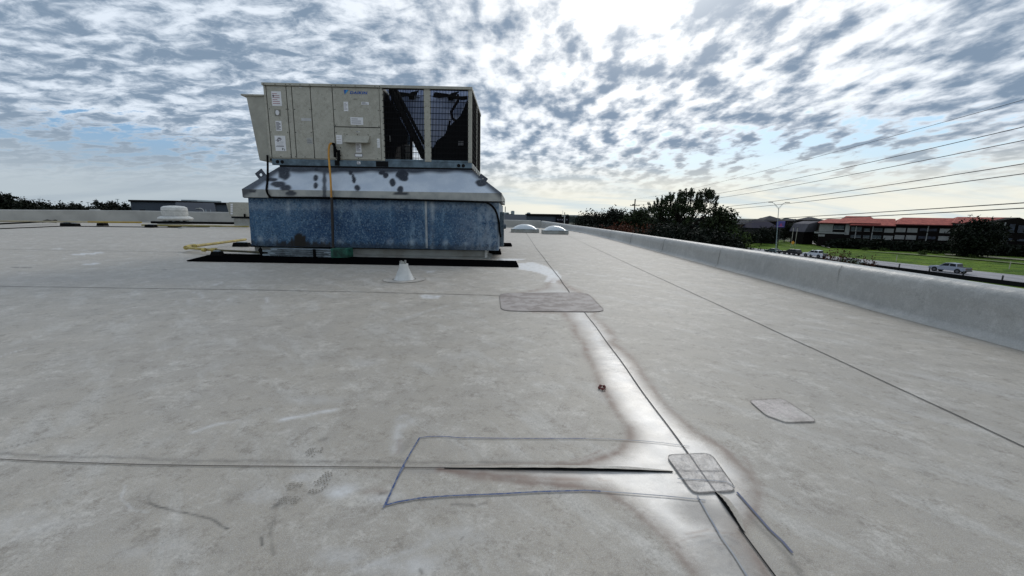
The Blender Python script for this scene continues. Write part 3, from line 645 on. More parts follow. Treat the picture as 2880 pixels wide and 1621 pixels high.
# stickers
def sticker(x0, y0, x1, y1, lines=5, m=MLABEL, pm=None, frame=False, y=YC, dark=None, name='sticker'):
    a = T(*c2(x0, y0)); b = T(*c2(x1, y1)); cxx = (a[0]+b[0])/2; czz = (a[2]+b[2])/2
    w = (TX(c2(x1, (y0+y1)/2))-TX(c2(x0, (y0+y1)/2)))/2; w = abs(w)-.004; h = abs(a[2]-b[2])/2-.004
    o = MB().box((cxx-w, y-.004, czz-h), (cxx+w, y-.0005, czz+h)).build(name, m, rtu)
    mb = MB()
    for i in range(lines):
        zz_ = czz+h*.8-(i+.5)*1.6*h/max(1, lines); ww = w*(.82 if i % 3 else .55); hh = min(.006, h*.9/lines*.5)
        mb.box((cxx-w*.84, y-.0052, zz_-hh), (cxx-w*.84+2*ww*.9, y-.0042, zz_+hh))
    if frame:
        for q in ((-w, -h, w, -h+.012), (-w, h-.012, w, h), (-w, -h, -w+.012, h), (w-.012, -h, w, h)): mb.box((cxx+q[0], y-.0055, czz+q[1]), (cxx+q[2], y-.0042, czz+q[3]))
    if mb.v:
        pr = mb.build('print', pm or MPRINT, o); pr['kind'] = 'stuff'
    return o, cxx, czz, w, h
o, a_, b_, w_, h_ = sticker(558, 250, 710, 480, 6, pm=MPINK)
MB().lathe((a_-w_*.62, 0, 0), [(.0, 0), (.02, 0)], 8) if False else None
MB().prism([(a_-w_*.8, YC-.0055, b_+h_*.32), (a_-w_*.66, YC-.0055, b_+h_*.18), (a_-w_*.45, YC-.0055, b_+h_*.32), (a_-w_*.5, YC-.0055, b_+h_*.52), (a_-w_*.75, YC-.0055, b_+h_*.52)], (0, -.001, 0)).build('print', MPRINT, o)
MPLT = mat('plate_grey', (.22, .215, .18), .5)
o, a_, b_, w_, h_ = sticker(600, 525, 700, 632, 0, m=MPLT, name='lock_plate')
MB().prism([(a_+w_*.6*math.cos(k*math.pi/6), YC-.006, b_+h_*.8*math.sin(k*math.pi/6)) for k in range(12)], (0, -.01, 0)).build('lock_cover', MLABEL, o)
sticker(620, 697, 715, 855, 8); o, a_, b_, w_, h_ = sticker(608, 920, 775, 1160, 2)
m_ = MB()
for q in ((-.4, .6, .1, .75), (-.1, .5, .3, .62), (-.5, .2, -.3, .6), (.25, -.75, .7, -.68), (.25, -.9, .4, -.6), (.6, -.92, .8, -.8), (-.7, .15, .6, .18), (-.7, -.1, .5, -.07), (-.7, -.3, .6, -.27)):
    m_.box((a_+q[0]*w_, YC-.0054, b_+q[1]*h_), (a_+q[2]*w_, YC-.0042, b_+q[3]*h_))
m_.build('print', MPRINT, o)['kind'] = 'stuff'
sticker(1005, 655, 1160, 705, 0, m=mat('grey_label', (.45, .45, .45), .5)); sticker(1090, 955, 1180, 1048, 3, m=mat('faded_label', (.36, .36, .34), .5), pm=mat('faded_print', (.22, .22, .22)))
sticker(1645, 408, 1718, 558, 6, pm=mat('light_print', (.36, .34, .36))); sticker(1912, 412, 2030, 462, 2); sticker(1748, 642, 1945, 765, 3)
sticker(1535, 910, 1627, 1055, 3, pm=mat('light_print_b', (.42, .38, .38))); sticker(1828, 1035, 1918, 1182, 6); sticker(1812, 1190, 1938, 1252, 0, frame=True); sticker(2150, 965, 2195, 1110, 4, pm=mat('light_print_c', (.40, .42, .38)))
sticker(1828, 852, 1895, 880, 1, m=mat('label_dull', (.42, .42, .39))); sticker(1790, 362, 1858, 380, 1, m=MPLT); sticker(600, 185, 670, 208, 2, m=mat('label_dull_b', (.34, .335, .30)), pm=mat('dullp', (.42, .42, .4)))
sticker(968, 185, 1040, 208, 2, m=mat('label_dull_c', (.36, .355, .32)), pm=MLABEL)
# maker's sign
def font_mesh(o):
    bpy.context.view_layer.update(); me = bpy.data.meshes.new_from_object(o.evaluated_get(bpy.context.evaluated_depsgraph_get())); n = bpy.data.objects.new('lettering', me); COL.objects.link(n)
    c = o.data; bpy.data.objects.remove(o); bpy.data.curves.remove(c); n.name = 'lettering'; return n
a = T(*c2(1650, 232)); b = T(*c2(1728, 305))
tri = MB().prism([(a[0], YC-.003, a[2]), (a[0]+.012, YC-.003, b[2]), (b[0], YC-.003, a[2])], (0, -.003, 0)).build('sign_emblem', MBLUE, rtu)
MB().prism([(a[0]+.035, YC-.007, b[2]+.045), (a[0]+.014, YC-.007, b[2]+.002), (b[0]-.012, YC-.007, a[2]-.006), (b[0]-.05, YC-.007, a[2]-.006)], (0, -.001, 0)).build('emblem_stripe', MCYAN, tri)
fc = bpy.data.curves.new('lettering', 'FONT'); fc.body = 'DAIKIN'; fc.extrude = .002; fc.offset = .0055; fc.shear = .25; fc.size = .165; fc.space_character = 1.16
fo = bpy.data.objects.new('lettering', fc); COL.objects.link(fo); fc.materials.append(MBLUE)
fo = font_mesh(fo); pL = T(*c2(1725, 298)); fo.matrix_world = Matrix.Translation((pL[0]+.02, YC-.004, pL[2]+.008)) @ Matrix.Rotation(math.pi/2, 4, 'X')
bpy.context.view_layer.update(); tw = fo.dimensions[0]; fo.scale = ((TX(c2(2005, 275))-pL[0]-.02)/tw, 1.0*(abs(TZ(c2(1725, 250))-pL[2])-.01)/fo.dimensions[1], 1); bpy.context.view_layer.update()
put(fo, rtu)
# small vent hood on the control panel
a = T(*c2(1690, 925)); b = T(*c2(2022, 930)); c = T(*c2(1650, 1015), YC-.16); d = T(*c2(2003, 1022), YC-.16)
hz0, hz1 = avg(a[2], b[2]), avg(c[2], d[2])
x0_, x1_ = a[0]-.03, b[0]+.03
MB().add([(x0_, YC-.001, hz0), (x1_, YC-.001, hz0), (x0_, YC-.16, hz1), (x1_, YC-.16, hz1), (x0_, YC-.001, hz1), (x1_, YC-.001, hz1), (x0_, YC-.16, hz1-.012), (x1_, YC-.16, hz1-.012)],
         [(0, 2, 3, 1), (0, 4, 2), (1, 3, 5), (2, 6, 7, 3), (4, 5, 3, 2)]).build('vent_hood', MBEI, rtu)
# intake hood on the left end
hx0 = avg(T(690, 270)[0], T(690, 270)[0]); hx1 = T(728, 451)[0]; hzt = T(690, 269)[2]; hzb = T(728, 451)[2]
MB().add([(hx0, YC+.03, hzt), (xl, YC+.03, hzt), (xl, YC+.03, hzb), (hx1, YC+.03, hzb), (hx0, YR-.05, hzt), (xl, YR-.05, hzt), (xl, YR-.05, hzb), (hx1, YR-.05, hzb)],
         [(0, 3, 2, 1), (4, 5, 6, 7), (0, 4, 7, 3), (3, 7, 6, 2), (0, 1, 5, 4)]).build('intake_hood', MBEID, rtu)
MB().box((hx0-.10, YC-.0, hzt), (xl, YR, hzt+.03)).build('hood_lip', MBEI, rtu)
# condenser section: posts, guards, coils
ox0, ox1 = avg(TX(c3(307, 200)), TX(c3(330, 1275))), avg(TX(c3(920, 210)), TX(c3(935, 1285)))
px0, px1 = avg(TX(c3(1022, 220)), TX(c3(1037, 1290))), avg(TX(c3(1590, 235)), TX(c3(1592, 1300)))
zo1 = avg(TZ(c3(600, 195)), TZ(c3(1300, 222))); zo0 = avg(TZ(c3(620, 1280)), TZ(c3(1300, 1300)))
for (a, b) in ((gx, ox0), (ox1, px0), (px1, xr)):
    MB().box((a+.003, YC-.004, zb), (b, YC+.05, zl)).build('post', MBEI, rtu, bevel=.004)
for (a, b) in ((ox0, ox1), (px0, px1)):
    MB().box((a, YC+.002, zb), (b, YC+.04, zo0)).build('sill_rail', MRAIL, rtu)
    MB().box((a, YC+.002, zo1), (b, YC+.04, zl)).build('head_rail', MDARK, rtu)
    g = MB(); nv = 25; wr = .0042
    for i in range(nv+1):
        xx = a+(b-a)*i/nv; g.box((xx-wr, YC+.008, zo0), (xx+wr, YC+.016, zo1))
    for j in range(13):
        z_ = zo0+(zo1-zo0)*(j+.3)/12.6; g.box((a, YC+.0, z_-.006), (b, YC+.008, z_+.006))
    g.build('wire_guard', MDARK, rtu)
    tb = MB()
    for j in range(13):
        z_ = zo0+(zo1-zo0)*(j+.3)/12.6
        for xx in (a, b): tb.box((xx-.014, YC-.009, z_-.009), (xx+.014, YC-.003, z_+.009))
    tag(tb.build('guard_clip', MSCREW, rtu), kind='stuff')
# interior
MB().box((gx, YC+.05, zb), (gx+.03, YR, zl)).build('bulkhead', MDARK, rtu)
def FP(L_, Y): return [tuple(T(*c3(a, b), Y)) for a, b in L_]
def finned(poly, Y):
    # thin upright fins with daylight between them, cut to the outline
    P = np.array(FP(poly, Y)); x0, x1 = P[:, 0].min(), P[:, 0].max(); m = MB(); k = x0
    while k < x1:
        zs = []
        for a, b in zip(P, np.roll(P, -1, 0)):
            if (a[0] > k) != (b[0] > k): zs.append(a[2]+(b[2]-a[2])*(k-a[0])/(b[0]-a[0]))
        zs.sort()
        for z0_, z1_ in zip(zs[::2], zs[1::2]): m.box((k-.0091, Y, z0_), (k+.0091, Y+.004, z1_))
        k += .0195
    o = m.build('condenser_coil', MCOIL, rtu); o['kind'] = 'stuff'; return o
finned([(300, 230), (945, 230), (945, 1330), (905, 1330), (905, 1215), (868, 1170), (770, 1010), (735, 955), (640, 905), (300, 905)], YC+.62)
finned([(945, 230), (1620, 230), (1620, 1110), (945, 1110)], YC+.62)
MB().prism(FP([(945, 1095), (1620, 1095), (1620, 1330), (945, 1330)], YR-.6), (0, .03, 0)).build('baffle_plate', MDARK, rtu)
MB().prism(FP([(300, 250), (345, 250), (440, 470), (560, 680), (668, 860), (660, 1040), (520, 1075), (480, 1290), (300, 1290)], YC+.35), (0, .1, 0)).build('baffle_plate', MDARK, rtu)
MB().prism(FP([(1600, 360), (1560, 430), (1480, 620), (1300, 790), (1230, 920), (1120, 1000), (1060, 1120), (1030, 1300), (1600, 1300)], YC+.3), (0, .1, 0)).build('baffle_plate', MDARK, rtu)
for L_, w in (([(430, 230), (935, 1260)], 48), ([(500, 220), (930, 1050)], 22)):
    P = FP(L_, YC+.2); MB().tube(P, w/5.371*9.4/1100, 6).build('coil_frame', MDARK, rtu)
for L_, w in (([(450, 240), (445, 430), (520, 580), (560, 650)], 20), ([(1440, 300), (1440, 400), (1340, 560), (1350, 650), (1420, 720)], 18), ([(1330, 330), (1500, 360), (1580, 350)], 26), ([(735, 955), (735, 1290)], 22), ([(590, 1060), (590, 1280)], 10),
              ([(1120, 1110), (1150, 1010), (1260, 930), (1320, 700)], 15)):
    P = FP(L_, YC+.3); MB().tube(P, w/5.371*9.5/1100, 6).build('refrigerant_pipe', MDARK, rtu)
MB().prism(FP([(600, 1070), (735, 1065), (735, 1280), (600, 1280)], YR-.5), (0, .03, 0)).build('far_panel', MBEI, rtu)
MB().prism(FP([(665, 930), (735, 930), (735, 1060), (665, 1060)], YR-.5), (0, .03, 0)).build('far_panel', MRAIL, rtu)
MB().prism(FP([(480, 1070), (600, 1070), (600, 1280), (480, 1280)], YR-.48), (0, .03, 0)).build('far_panel', mat('dull_panel', (.12, .12, .10)), rtu)
MB().prism(FP([(1445, 1005), (1520, 1005), (1520, 1072), (1445, 1072)], YC+.28), (0, .01, 0)).build('sticker', mat('label_shade', (.2, .2, .21)), rtu)
MB().prism(FP([(395, 915), (412, 915), (425, 1015), (408, 1015)], YC+.32), (0, .01, 0)).build('sticker', mat('label_shade_b', (.3, .3, .3)), rtu)
# right end of the cabinet
ys = [YC+.05, YC+.09, YC+1.22, YC+1.30, YR-.08, YR]
for (a, b) in ((ys[2], ys[3]), (ys[4], ys[5])):
    MB().box((xr-.05, a, zb), (xr, b, zl)).build('post', MBEI, rtu)
for (a, b) in ((ys[0], ys[2]), (ys[3], ys[4])):
    MB().box((xr-.04, a, zb+.02), (xr-.012, b, zl)).build('end_coil', MDARK, rtu)
    g = MB()
    for i in range(16):
        yy = a+(b-a)*(i+.5)/16; g.box((xr-.012, yy-.004, zb+.02), (xr-.004, yy+.004, zl))
    for j in range(12):
        z_ = zb+.02+(zl-zb-.03)*(j+.5)/12; g.box((xr-.004, a, z_-.004), (xr+.002, b, z_+.004))
    g.build('wire_guard', MDARK, rtu)
# base rail
zr0 = avg(T(764, 463)[2], T(1322, 477)[2])
rl = MB().box((xl+.05, YC+.005, zr0), (xr-.002, YC+.07, zb-.003)).build('base_rail', MRAIL, rtu, bevel=.004)
MB().box((xr-.065, YC+.08, zr0), (xr+.01, YR, zb-.003)).build('base_rail', mat('rail_side', (.33, .34, .33), .5, .3), rtu)
MB().box((xl+.05, YR-.07, zr0), (xr-.07, YR-.002, zb-.003)).build('base_rail', MRAIL, rtu)
MB().box((xl+.15, YC+.075, zb-.03), (xr-.075, YR-.08, zb-.006)).build('floor_pan', MDARK, rtu)
hl = MB()
for u, v in ((780, 452), (793, 452), (1290, 465), (1303, 465)):
    p = T(u, v); hl = MB(); hl.prism([(p[0]+.04*math.cos(k*math.pi/6), YC+.004, (zr0+zb)/2+.04*math.sin(k*math.pi/6)) for k in range(12)], (0, -.004, 0)); hl.build('lifting_hole', MDARK, rtu)
for (a, b) in (((941, 452), (955, 463)), ((1057, 454), (1092, 468))):
    p = T(*a); r = T(*b); MB().box((p[0], YC-.002, zr0+.012), (r[0], YC+.006, zb-.012)).build('fork_pocket', MDARK, rtu)
o_, _, _, _, _ = sticker(1847, 1312, 1903, 1358, 2)
for k in range(5):
    yy = YC+.35+k*.42; MB().box((xr+.008, yy, zr0+.02), (xr+.014, yy+.12, zb-.03)).build('rail_slot', MDARK, rtu)
# lean the whole unit
rtu.matrix_world = Matrix.Translation((CXR, YC, 2.05)) @ Matrix.Rotation(TILT, 4, 'Y')

# ------------------------------------------------------------------ curb, adapter box and sloped cap
cu = empty('curb_adapter', (CXR, YB, 0), 'spangled galvanised curb adapter with spotted sloping cap under the air handler', 'curb adapter')
bx0, bx1 = -5.82, -.31; bz0 = .235; bz1 = 1.29; BACK = 12.0
def grid(P00, P10, P01, P11, nu, nv):
    P00, P10, P01, P11 = map(np.array, (P00, P10, P01, P11)); vs = []
    for j in range(nv+1):
        for i in range(nu+1):
            u_, v_ = i/nu, j/nv; vs.append((1-u_)*(1-v_)*P00+u_*(1-v_)*P10+(1-u_)*v_*P01+u_*v_*P11)
    return vs, [(j*(nu+1)+i, j*(nu+1)+i+1, (j+1)*(nu+1)+i+1, (j+1)*(nu+1)+i) for j in range(nv) for i in range(nu)]
def proj(p):
    q_ = np.array(p)-O; zz_ = q_@FW; return CX+FPX*(q_@RT)/zz_, CY-FPX*(q_@UP)/zz_
def addattr(o, name, vals):
    a = o.data.attributes.new(name, 'FLOAT', 'POINT'); a.data.foreach_set('value', np.array(vals, np.float32))
r_ = .05
vs, fs = grid((bx0, YB, bz0), (bx1-r_, YB, bz0-.03), (bx0+.04, YB, bz1), (bx1-r_, YB, bz1-.04), 150, 34)
m = MB().add(vs, fs)
n0 = len(m.v)
arc = []
for k in range(6):
    a = k/5*math.pi/2; 
    for z_ in (bz0-.03, bz1-.04): arc.append((bx1-r_+r_*math.sin(a), YB+r_-r_*math.cos(a), z_))
m.add(arc, [(2*k, 2*k+2, 2*k+3, 2*k+1) for k in range(5)])
m.box((bx0+.05, YB+.06, bz0-.02), (bx1-.001, BACK, bz1-.045))
m.add([(bx0, YB, bz0), (bx0+.04, YB, bz1), (bx0+.04, YB+.1, bz1), (bx0, YB+.1, bz0)], [(0, 1, 2, 3)])
bo = m.build('adapter_box', MGALV, cu)
rust, wash = [], []
for i, v in enumerate(m.v):
    if i < n0:
        u_, w_ = proj(v); X_, Y_ = (u_-660)*2.59, (w_-210)*2.59
        d = math.hypot((X_-470)/(56+12*math.sin(X_*.2)), (Y_-1225)/72); r1 = max(0, min(1, (1-d)/.12))
        edge = max(0, min(1, (Y_-(1205+35*(X_-100)/1700)+9*math.sin(X_*.11)+7*math.sin(X_*.31))/14))*(.9 if 300 < X_ < 700 else .55)
        rust.append(max(r1, edge))
        wv = .8*math.exp(-((X_-1440)/14)**2)*(1 if 925 < Y_ < 1060 else .3)+.8*math.exp(-((X_-390)/12)**2-((Y_-965)/50)**2)+.35*math.exp(-((Y_-960)/28)**2)
        for xs in (190, 280, 650, 770, 1130, 1290, 1540, 1690): wv = max(wv, .8*math.exp(-((X_-xs)/22)**2-((Y_-(1195+.02*X_))/18)**2))
        wv = max(wv, .55*max(0, min(1, (X_-1560)/300))); wash.append(min(1, wv))
    else: rust.append(0); wash.append(.4)
addattr(bo, 'rust', rust); addattr(bo, 'wash', wash)
# standing seam on the box
MB().box((D(1198, 600, YB)[0]-.02, YB-.012, bz0+.0), (D(1198, 600, YB)[0]+.025, YB-.001, bz1-.03)).build('standing_seam', mat('seam_strip', (.30, .33, .35), .45, .4, var=.25, sc=8), cu)
# cap: band and slopes
YN = YB-.1; cx0 = avg(D(681, 540, YN)[0]); cx1 = D(1411, 558, YN)[0]; kz1 = avg(D(682, 530, YN)[2], D(1411, 546, YN)[2]); kz0 = avg(D(680, 552, YN)[2], D(1411, 570, YN)[2])
tx0 = D(785, 470, YC-.02)[0]; tx1 = D(1326, 482, YC-.02)[0]; kzt = avg(D(785, 468, YC-.02)[2], D(1325, 480, YC-.02)[2])
SP = [(360, 715, 45, 52), (595, 692, 20, 14), (590, 753, 17, 24), (590, 808, 16, 24), (845, 712, 16, 20), (870, 770, 14, 24), (862, 742, 10, 20), (893, 826, 21, 21), (1075, 715, 26, 18), (1100, 733, 20, 22), (1150, 787, 22, 28), (1220, 728, 46, 40), (1235, 755, 30, 24), (1207, 838, 22, 26), (1800, 790, 45, 26), (1830, 770, 30, 30), (410, 865, 40, 18), (320, 800, 55, 22), (370, 825, 45, 22), (265, 765, 45, 14), (130, 850, 30, 10), (1215, 868, 60, 10)]
def spotv(p):
    u_, w_ = proj(p); X_, Y_ = (u_-660)*2.59, (w_-210)*2.59; s = 0
    for a, b, ra, rb in SP:
        d = math.hypot((X_-a)/(ra*1.12), (Y_-b)/(rb*1.12)); d += .06*math.sin(X_*.09+Y_*.11); s = max(s, min(1, max(0, (1.05-d)/.28)))
    s = max(s, min(1, max(0, (17+3*math.sin(Y_*.1)-abs(X_-654))/7))*.9) if Y_ < 895 else s
    s = max(s, min(1, max(0, (728-Y_+5*math.sin(X_*.03)+3*math.sin(X_*.011))/24))*.95)
    s = max(s, min(1, max(0, 1-(X_-(345-(Y_-680)*1.42))/45))*.9)
    s = max(s, min(1, max(0, 1-((1712+(Y_-690)*1.18)-X_)/50))*.9)
    s = max(s, .8*max(0, min(1, (90-X_)/30))); s = max(s, .35*max(0, min(1, (Y_-858-.03*X_)/14))*max(0, min(1, 1-abs(X_-1230)/160)))
    return s
vs, fs = grid((cx0, YN, kz1), (cx1, YN, kz1), (tx0, YC-.02, kzt), (tx1, YC-.02, kzt), 230, 34)
c_ = MB().add(vs, fs)
c_.add([(cx0, YN, kz1), (tx0, YC-.02, kzt), (tx0, YR, kzt), (cx0, BACK+.1, kz1)], [(0, 1, 2, 3)])
c_.add([(cx1, YN, kz1), (tx1, YC-.02, kzt), (tx1, YR, kzt), (cx1, BACK+.1, kz1)], [(3, 2, 1, 0)])
c_.add([(cx0, BACK+.1, kz1), (tx0, YR, kzt), (tx1, YR, kzt), (cx1, BACK+.1, kz1)], [(0, 1, 2, 3)])
co = c_.build('sloped_cap', MCAP, cu); addattr(co, 'spot', [spotv(v) if i < len(vs) else .6 for i, v in enumerate(c_.v)])
vs, fs = grid((cx0, YN, kz0), (cx1, YN, kz0), (cx0, YN-.002, kz1), (cx1, YN-.002, kz1), 230, 6)
b_m = MB().add(vs, fs); b_m.box((cx0, YN+.004, kz0), (cx1, BACK+.1, kz1-.003)); bo_ = b_m.build('cap_band', MBAND, cu); addattr(bo_, 'spot', [spotv(v) if i < len(vs) else .4 for i, v in enumerate(b_m.v)])
MB().box((cx0+.02, YN-.004, kz0-.012), (cx1+.07, YN+.05, kz0-.001)).build('drip_edge', MDARK, cu)
MB().box((tx0+.0, YC+.0, kzt-.03), (tx1+.02, YR-.02, zr0+.006)).build('gasket', MDARK, cu)
def lug(cu_, cv_, ang, Y):
    c = D(cu_, cv_, Y); s = .095; R_ = .033; ca, sa = math.cos(ang), math.sin(ang); n = 16; ring_i = []; ring_o = []
    for k in range(n):
        a = 2*math.pi*k/n; m_ = max(abs(math.cos(a)), abs(math.sin(a))); ox, oz = s*math.cos(a)/m_, s*math.sin(a)/m_; ix, iz = R_*math.cos(a), R_*math.sin(a)
        for (X_, Z_), Lr in (((ox, oz), ring_o), ((ix, iz), ring_i)): Lr.append((c[0]+X_*ca-Z_*sa, c[2]+X_*sa+Z_*ca))
    vs = [(x_, Y, z_) for x_, z_ in ring_o]+[(x_, Y, z_) for x_, z_ in ring_i]+[(x_, Y+.012, z_) for x_, z_ in ring_o]+[(x_, Y+.012, z_) for x_, z_ in ring_i]
    fs = []
    for k in range(n):
        j = (k+1) % n; fs += [(k, j, n+j, n+k), (2*n+k, 3*n+k, 3*n+j, 2*n+j), (k, 2*n+k, 2*n+j, j), (n+k, n+j, 3*n+j, 3*n+k)]
    return MB().add(vs, fs).build('lifting_lug', mat('primer_grey', (.045, .052, .07), .6), cu)
lug(733.5, 492, .62, 8.98); lug(1356, 506, -.62, 8.98)
MB().obox(D(1371, 522, 8.9), (.07*math.cos(.62), 0, -.07*math.sin(.62)), (0, .02, 0), (.018, 0, .025)).build('cap_bracket', mat('primer_dark', (.03, .045, .04), .6), cu)
# curb base in membrane
kx0, kx1 = -6.0, -.60
kx0 = D(716, 700, YK)[0]
MB().add([(kx0, YK, .0), (kx1, YK, .0), (kx1, YK+.005, .26), (kx0, YK+.005, .26), (kx0, BACK-.2, 0), (kx1, BACK-.2, 0), (kx1, BACK-.2, .26), (kx0, BACK-.2, .26)], [(0, 1, 2, 3), (1, 5, 6, 2), (4, 0, 3, 7), (5, 4, 7, 6)]).build('curb', MCURB, cu)
MB().add([(kx0-.1, YK-.12, .005), (kx1+.1, YK-.12, .005), (kx1, YK-.002, .05), (kx0, YK-.002, .05), (kx1+.1, BACK-.1, .005), (kx1, BACK-.1, .05)], [(0, 1, 2, 3), (1, 4, 5, 2)]).build('curb_flashing', MCURB, cu)
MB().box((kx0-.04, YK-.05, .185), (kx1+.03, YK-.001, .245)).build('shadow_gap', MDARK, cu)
MB().box((kx1-.03, YK-.06, .0), (kx1+.02, YK+.1, .2)).build('corner_flashing', MWHITE, cu)
# disconnect box with its stub
dbx = empty('disconnect_box', (-.28, 9.3, .3), 'narrow grey electrical box fixed to the right end of the adapter', 'electrical box')
pA = D(1418, 597, 9.6); pB = D(1418, 692, 9.6)
MB().box((bx1+.002, 9.35, pB[2]), (pA[0], 9.75, pA[2])).build('box', MGALV2, dbx, bevel=.006)
MB().box((bx1+.1, 9.34, pB[2]+.02), (pA[0]+.008, 9.349, pA[2]-.005)).build('cover', MGALV2, dbx)
MB().prism([(pA[0], 9.5, .62+.07*math.sin(k*math.pi/4)+.1) if k < 0 else (pA[0]+.001, 9.5+.06*math.cos(k*math.pi/4), .72+.06*math.sin(k*math.pi/4)) for k in range(8)], (.05, 0, 0)).build('knob', MGALV2, dbx)
MB().tube([(bx1+.12, 9.5, pA[2]), (bx1+.12, 9.5, pA[2]+.13)], .009, 6).build('stub', MDARK, dbx)

def curve_pts(ctrl, n=8):
    P = [np.array(p, float) for p in ctrl]; P = [2*P[0]-P[1]]+P+[2*P[-1]-P[-2]]; out = []
    for i in range(1, len(P)-2):
        for k in range(n):
            t = k/n; a, b, c, d = P[i-1:i+3]; out.append(.5*((2*b)+(-a+c)*t+(2*a-5*b+4*c-d)*t*t+(-a+3*b-3*c+d)*t**3))
    out.append(P[-2]); return out
yb = YN-.03
cab = [D(752, 437, YC-.03), D(753, 470, 9.1), D(752, 510, 8.8), D(750, 535, yb), D(757, 551, yb), D(772, 556, yb), D(900, 556.5, yb), D(1130, 562, yb), D(1340, 568, yb), D(1372, 572, yb), D(1392, 590, YB-.03), D(1402, 620, YB-.02), D(1405, 650, YB+.0), D(1408, 668, YB+.0)]
tag(MB().tube(curve_pts(cab, 7), .022, 8).build('electrical_cable', MCABLE, smooth=True), 'thick black cable drooping from the cabinet and along the cap to the right corner', 'cable')
# gas riser: black fittings, yellow hose, black drop pipe
gr_ = empty('gas_line', D(935, 700, 8.55), 'yellow gas hose with black fittings dropping from the cabinet to the roof', 'gas pipe')
P2 = lambda x, y, Y: D(*c2(x, y), Y)
MB().tube(curve_pts([P2(1480, 1045, YC-.08), P2(1450, 1045, YC-.1), P2(1428, 1085, YC-.12), P2(1420, 1200, YC-.15), P2(1428, 1330, 8.9), D(928, 482, 8.75), D(930, 510, 8.62), D(932, 556, 8.55)], 7), .021, 8).build('flexible_hose', MHOSE, gr_, smooth=True)
MB().tube([D(933, 556, 8.55), D(937, 700, 8.52)], .03, 8).build('drop_pipe', mat('brown_black_pipe', (.012, .008, .006), .6), gr_, smooth=True)
MB().tube([P2(1475, 1045, YC-.08), P2(1500, 1055, YC-.08), P2(1512, 1100, YC-.08), P2(1518, 1250, YC-.08)], [.026, .036, .034, .034], 8).build('valve', MCABLE, gr_, smooth=True)
MB().tube([P2(1518, 1160, YC-.08), P2(1548, 1150, YC-.08), P2(1570, 1145, YC-.08), P2(1572, 1300, YC-.08)], [.03, .036, .036, .036], 8).build('pipe_fitting', MCABLE, gr_, smooth=True)
# yellow pipe run beside the curb
yp = empty('yellow_gas_pipe', (-8, 10, 0), 'chipped yellow gas pipe turning an elbow left of the big adapter box', 'pipe')
e1 = D(543, 699, 9.9); 
pts = [G(692, 685)+[0, 0, .12], G(620, 696)+[0, 0, .12], G(552, 706)+[0, 0, .12]]
MB().tube(pts, .035, 8).build('pipe', MYEL, yp, smooth=True)
pE = pts[-1]
MB().tube([pE, pE+[-.06, -.1, -.01], pE+[0, -.3, -.02]], .052, 8).build('elbow', MYEL, yp, smooth=True)
q0 = pE+np.array([0, -.28, -.02]); q1 = G(600, 716)+[0, 0, .1]; q2 = G(735, 723)+[0, 0, .1]; q3 = G(935, 727)+[0, 0, .12]
MB().tube([q0, q1], .03, 8).build('pipe', MYEL, yp, smooth=True)
MB().tube([q1, q2], .024, 8).build('pipe', mat('weathered_pipe', (.04, .035, .02), .7, c2=(.10, .085, .03), sc=7), yp, smooth=True)
MB().tube([q2, q3], .022, 8).build('pipe', mat('dark_pipe', (.015, .014, .012), .7), yp, smooth=True)
MB().tube([q1+[-.02, 0, 0], q1+[.08, 0, 0]], .05, 8).build('coupling', MYEL, yp, smooth=True)
MB().tube([q1+[-.25, .02, 0], q1+[-.18, .015, 0]], .045, 8).build('coupling', MYEL, yp, smooth=True)
def dunnage(cx_, cy_, w, d, h, label, group='black pipe support blocks', rz=0.0):
    o = empty('pipe_support', (cx_, cy_, 0), label, 'pipe support', group, rz)
    b = MB().add([(-w/2, -d/2, .004), (w/2, -d/2, .004), (w/2, d/2, .004), (-w/2, d/2, .004), (-w/2+.03, -d/2+.02, h), (w/2-.03, -d/2+.02, h), (w/2-.03, d/2-.02, h), (-w/2+.03, d/2-.02, h)],
                 [(0, 3, 2, 1), (4, 5, 6, 7), (0, 1, 5, 4), (1, 2, 6, 5), (2, 3, 7, 6), (3, 0, 4, 7)]).build('block', MCABLE); b.matrix_world = o.matrix_world; put(b, o)
    b2 = MB().box((-w*.3, -.03, h-.005), (w*.3, .03, h+.02)).build('channel', MSTRUT); b2.matrix_world = o.matrix_world; put(b2, o)
    return o
p = G(681, 694); dunnage(p[0], p[1], .46, .16, .11, 'black block under the yellow pipe close against the left end of the adapter box')
p = G(612, 722); dunnage(p[0], p[1], .2, .2, .11, 'black block under the yellow coupling at the left tip of the long mat')
p = G(1392, 715); dunnage(p[0], p[1], .33, .25, .13, 'black block tucked under the right front corner of the adapter box')
# the two black mats
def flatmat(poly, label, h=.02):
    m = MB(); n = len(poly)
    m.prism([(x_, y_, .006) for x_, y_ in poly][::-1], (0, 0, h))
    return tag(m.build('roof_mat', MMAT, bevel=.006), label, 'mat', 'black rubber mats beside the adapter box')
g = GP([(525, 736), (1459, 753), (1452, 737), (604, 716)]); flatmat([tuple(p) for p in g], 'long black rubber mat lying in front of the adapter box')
g = GP([(1395, 694.5), (1440, 694), (1437, 688), (1395, 687.5)]); flatmat([tuple(p) for p in g], 'short black mat end showing behind the right corner of the adapter box', .05)
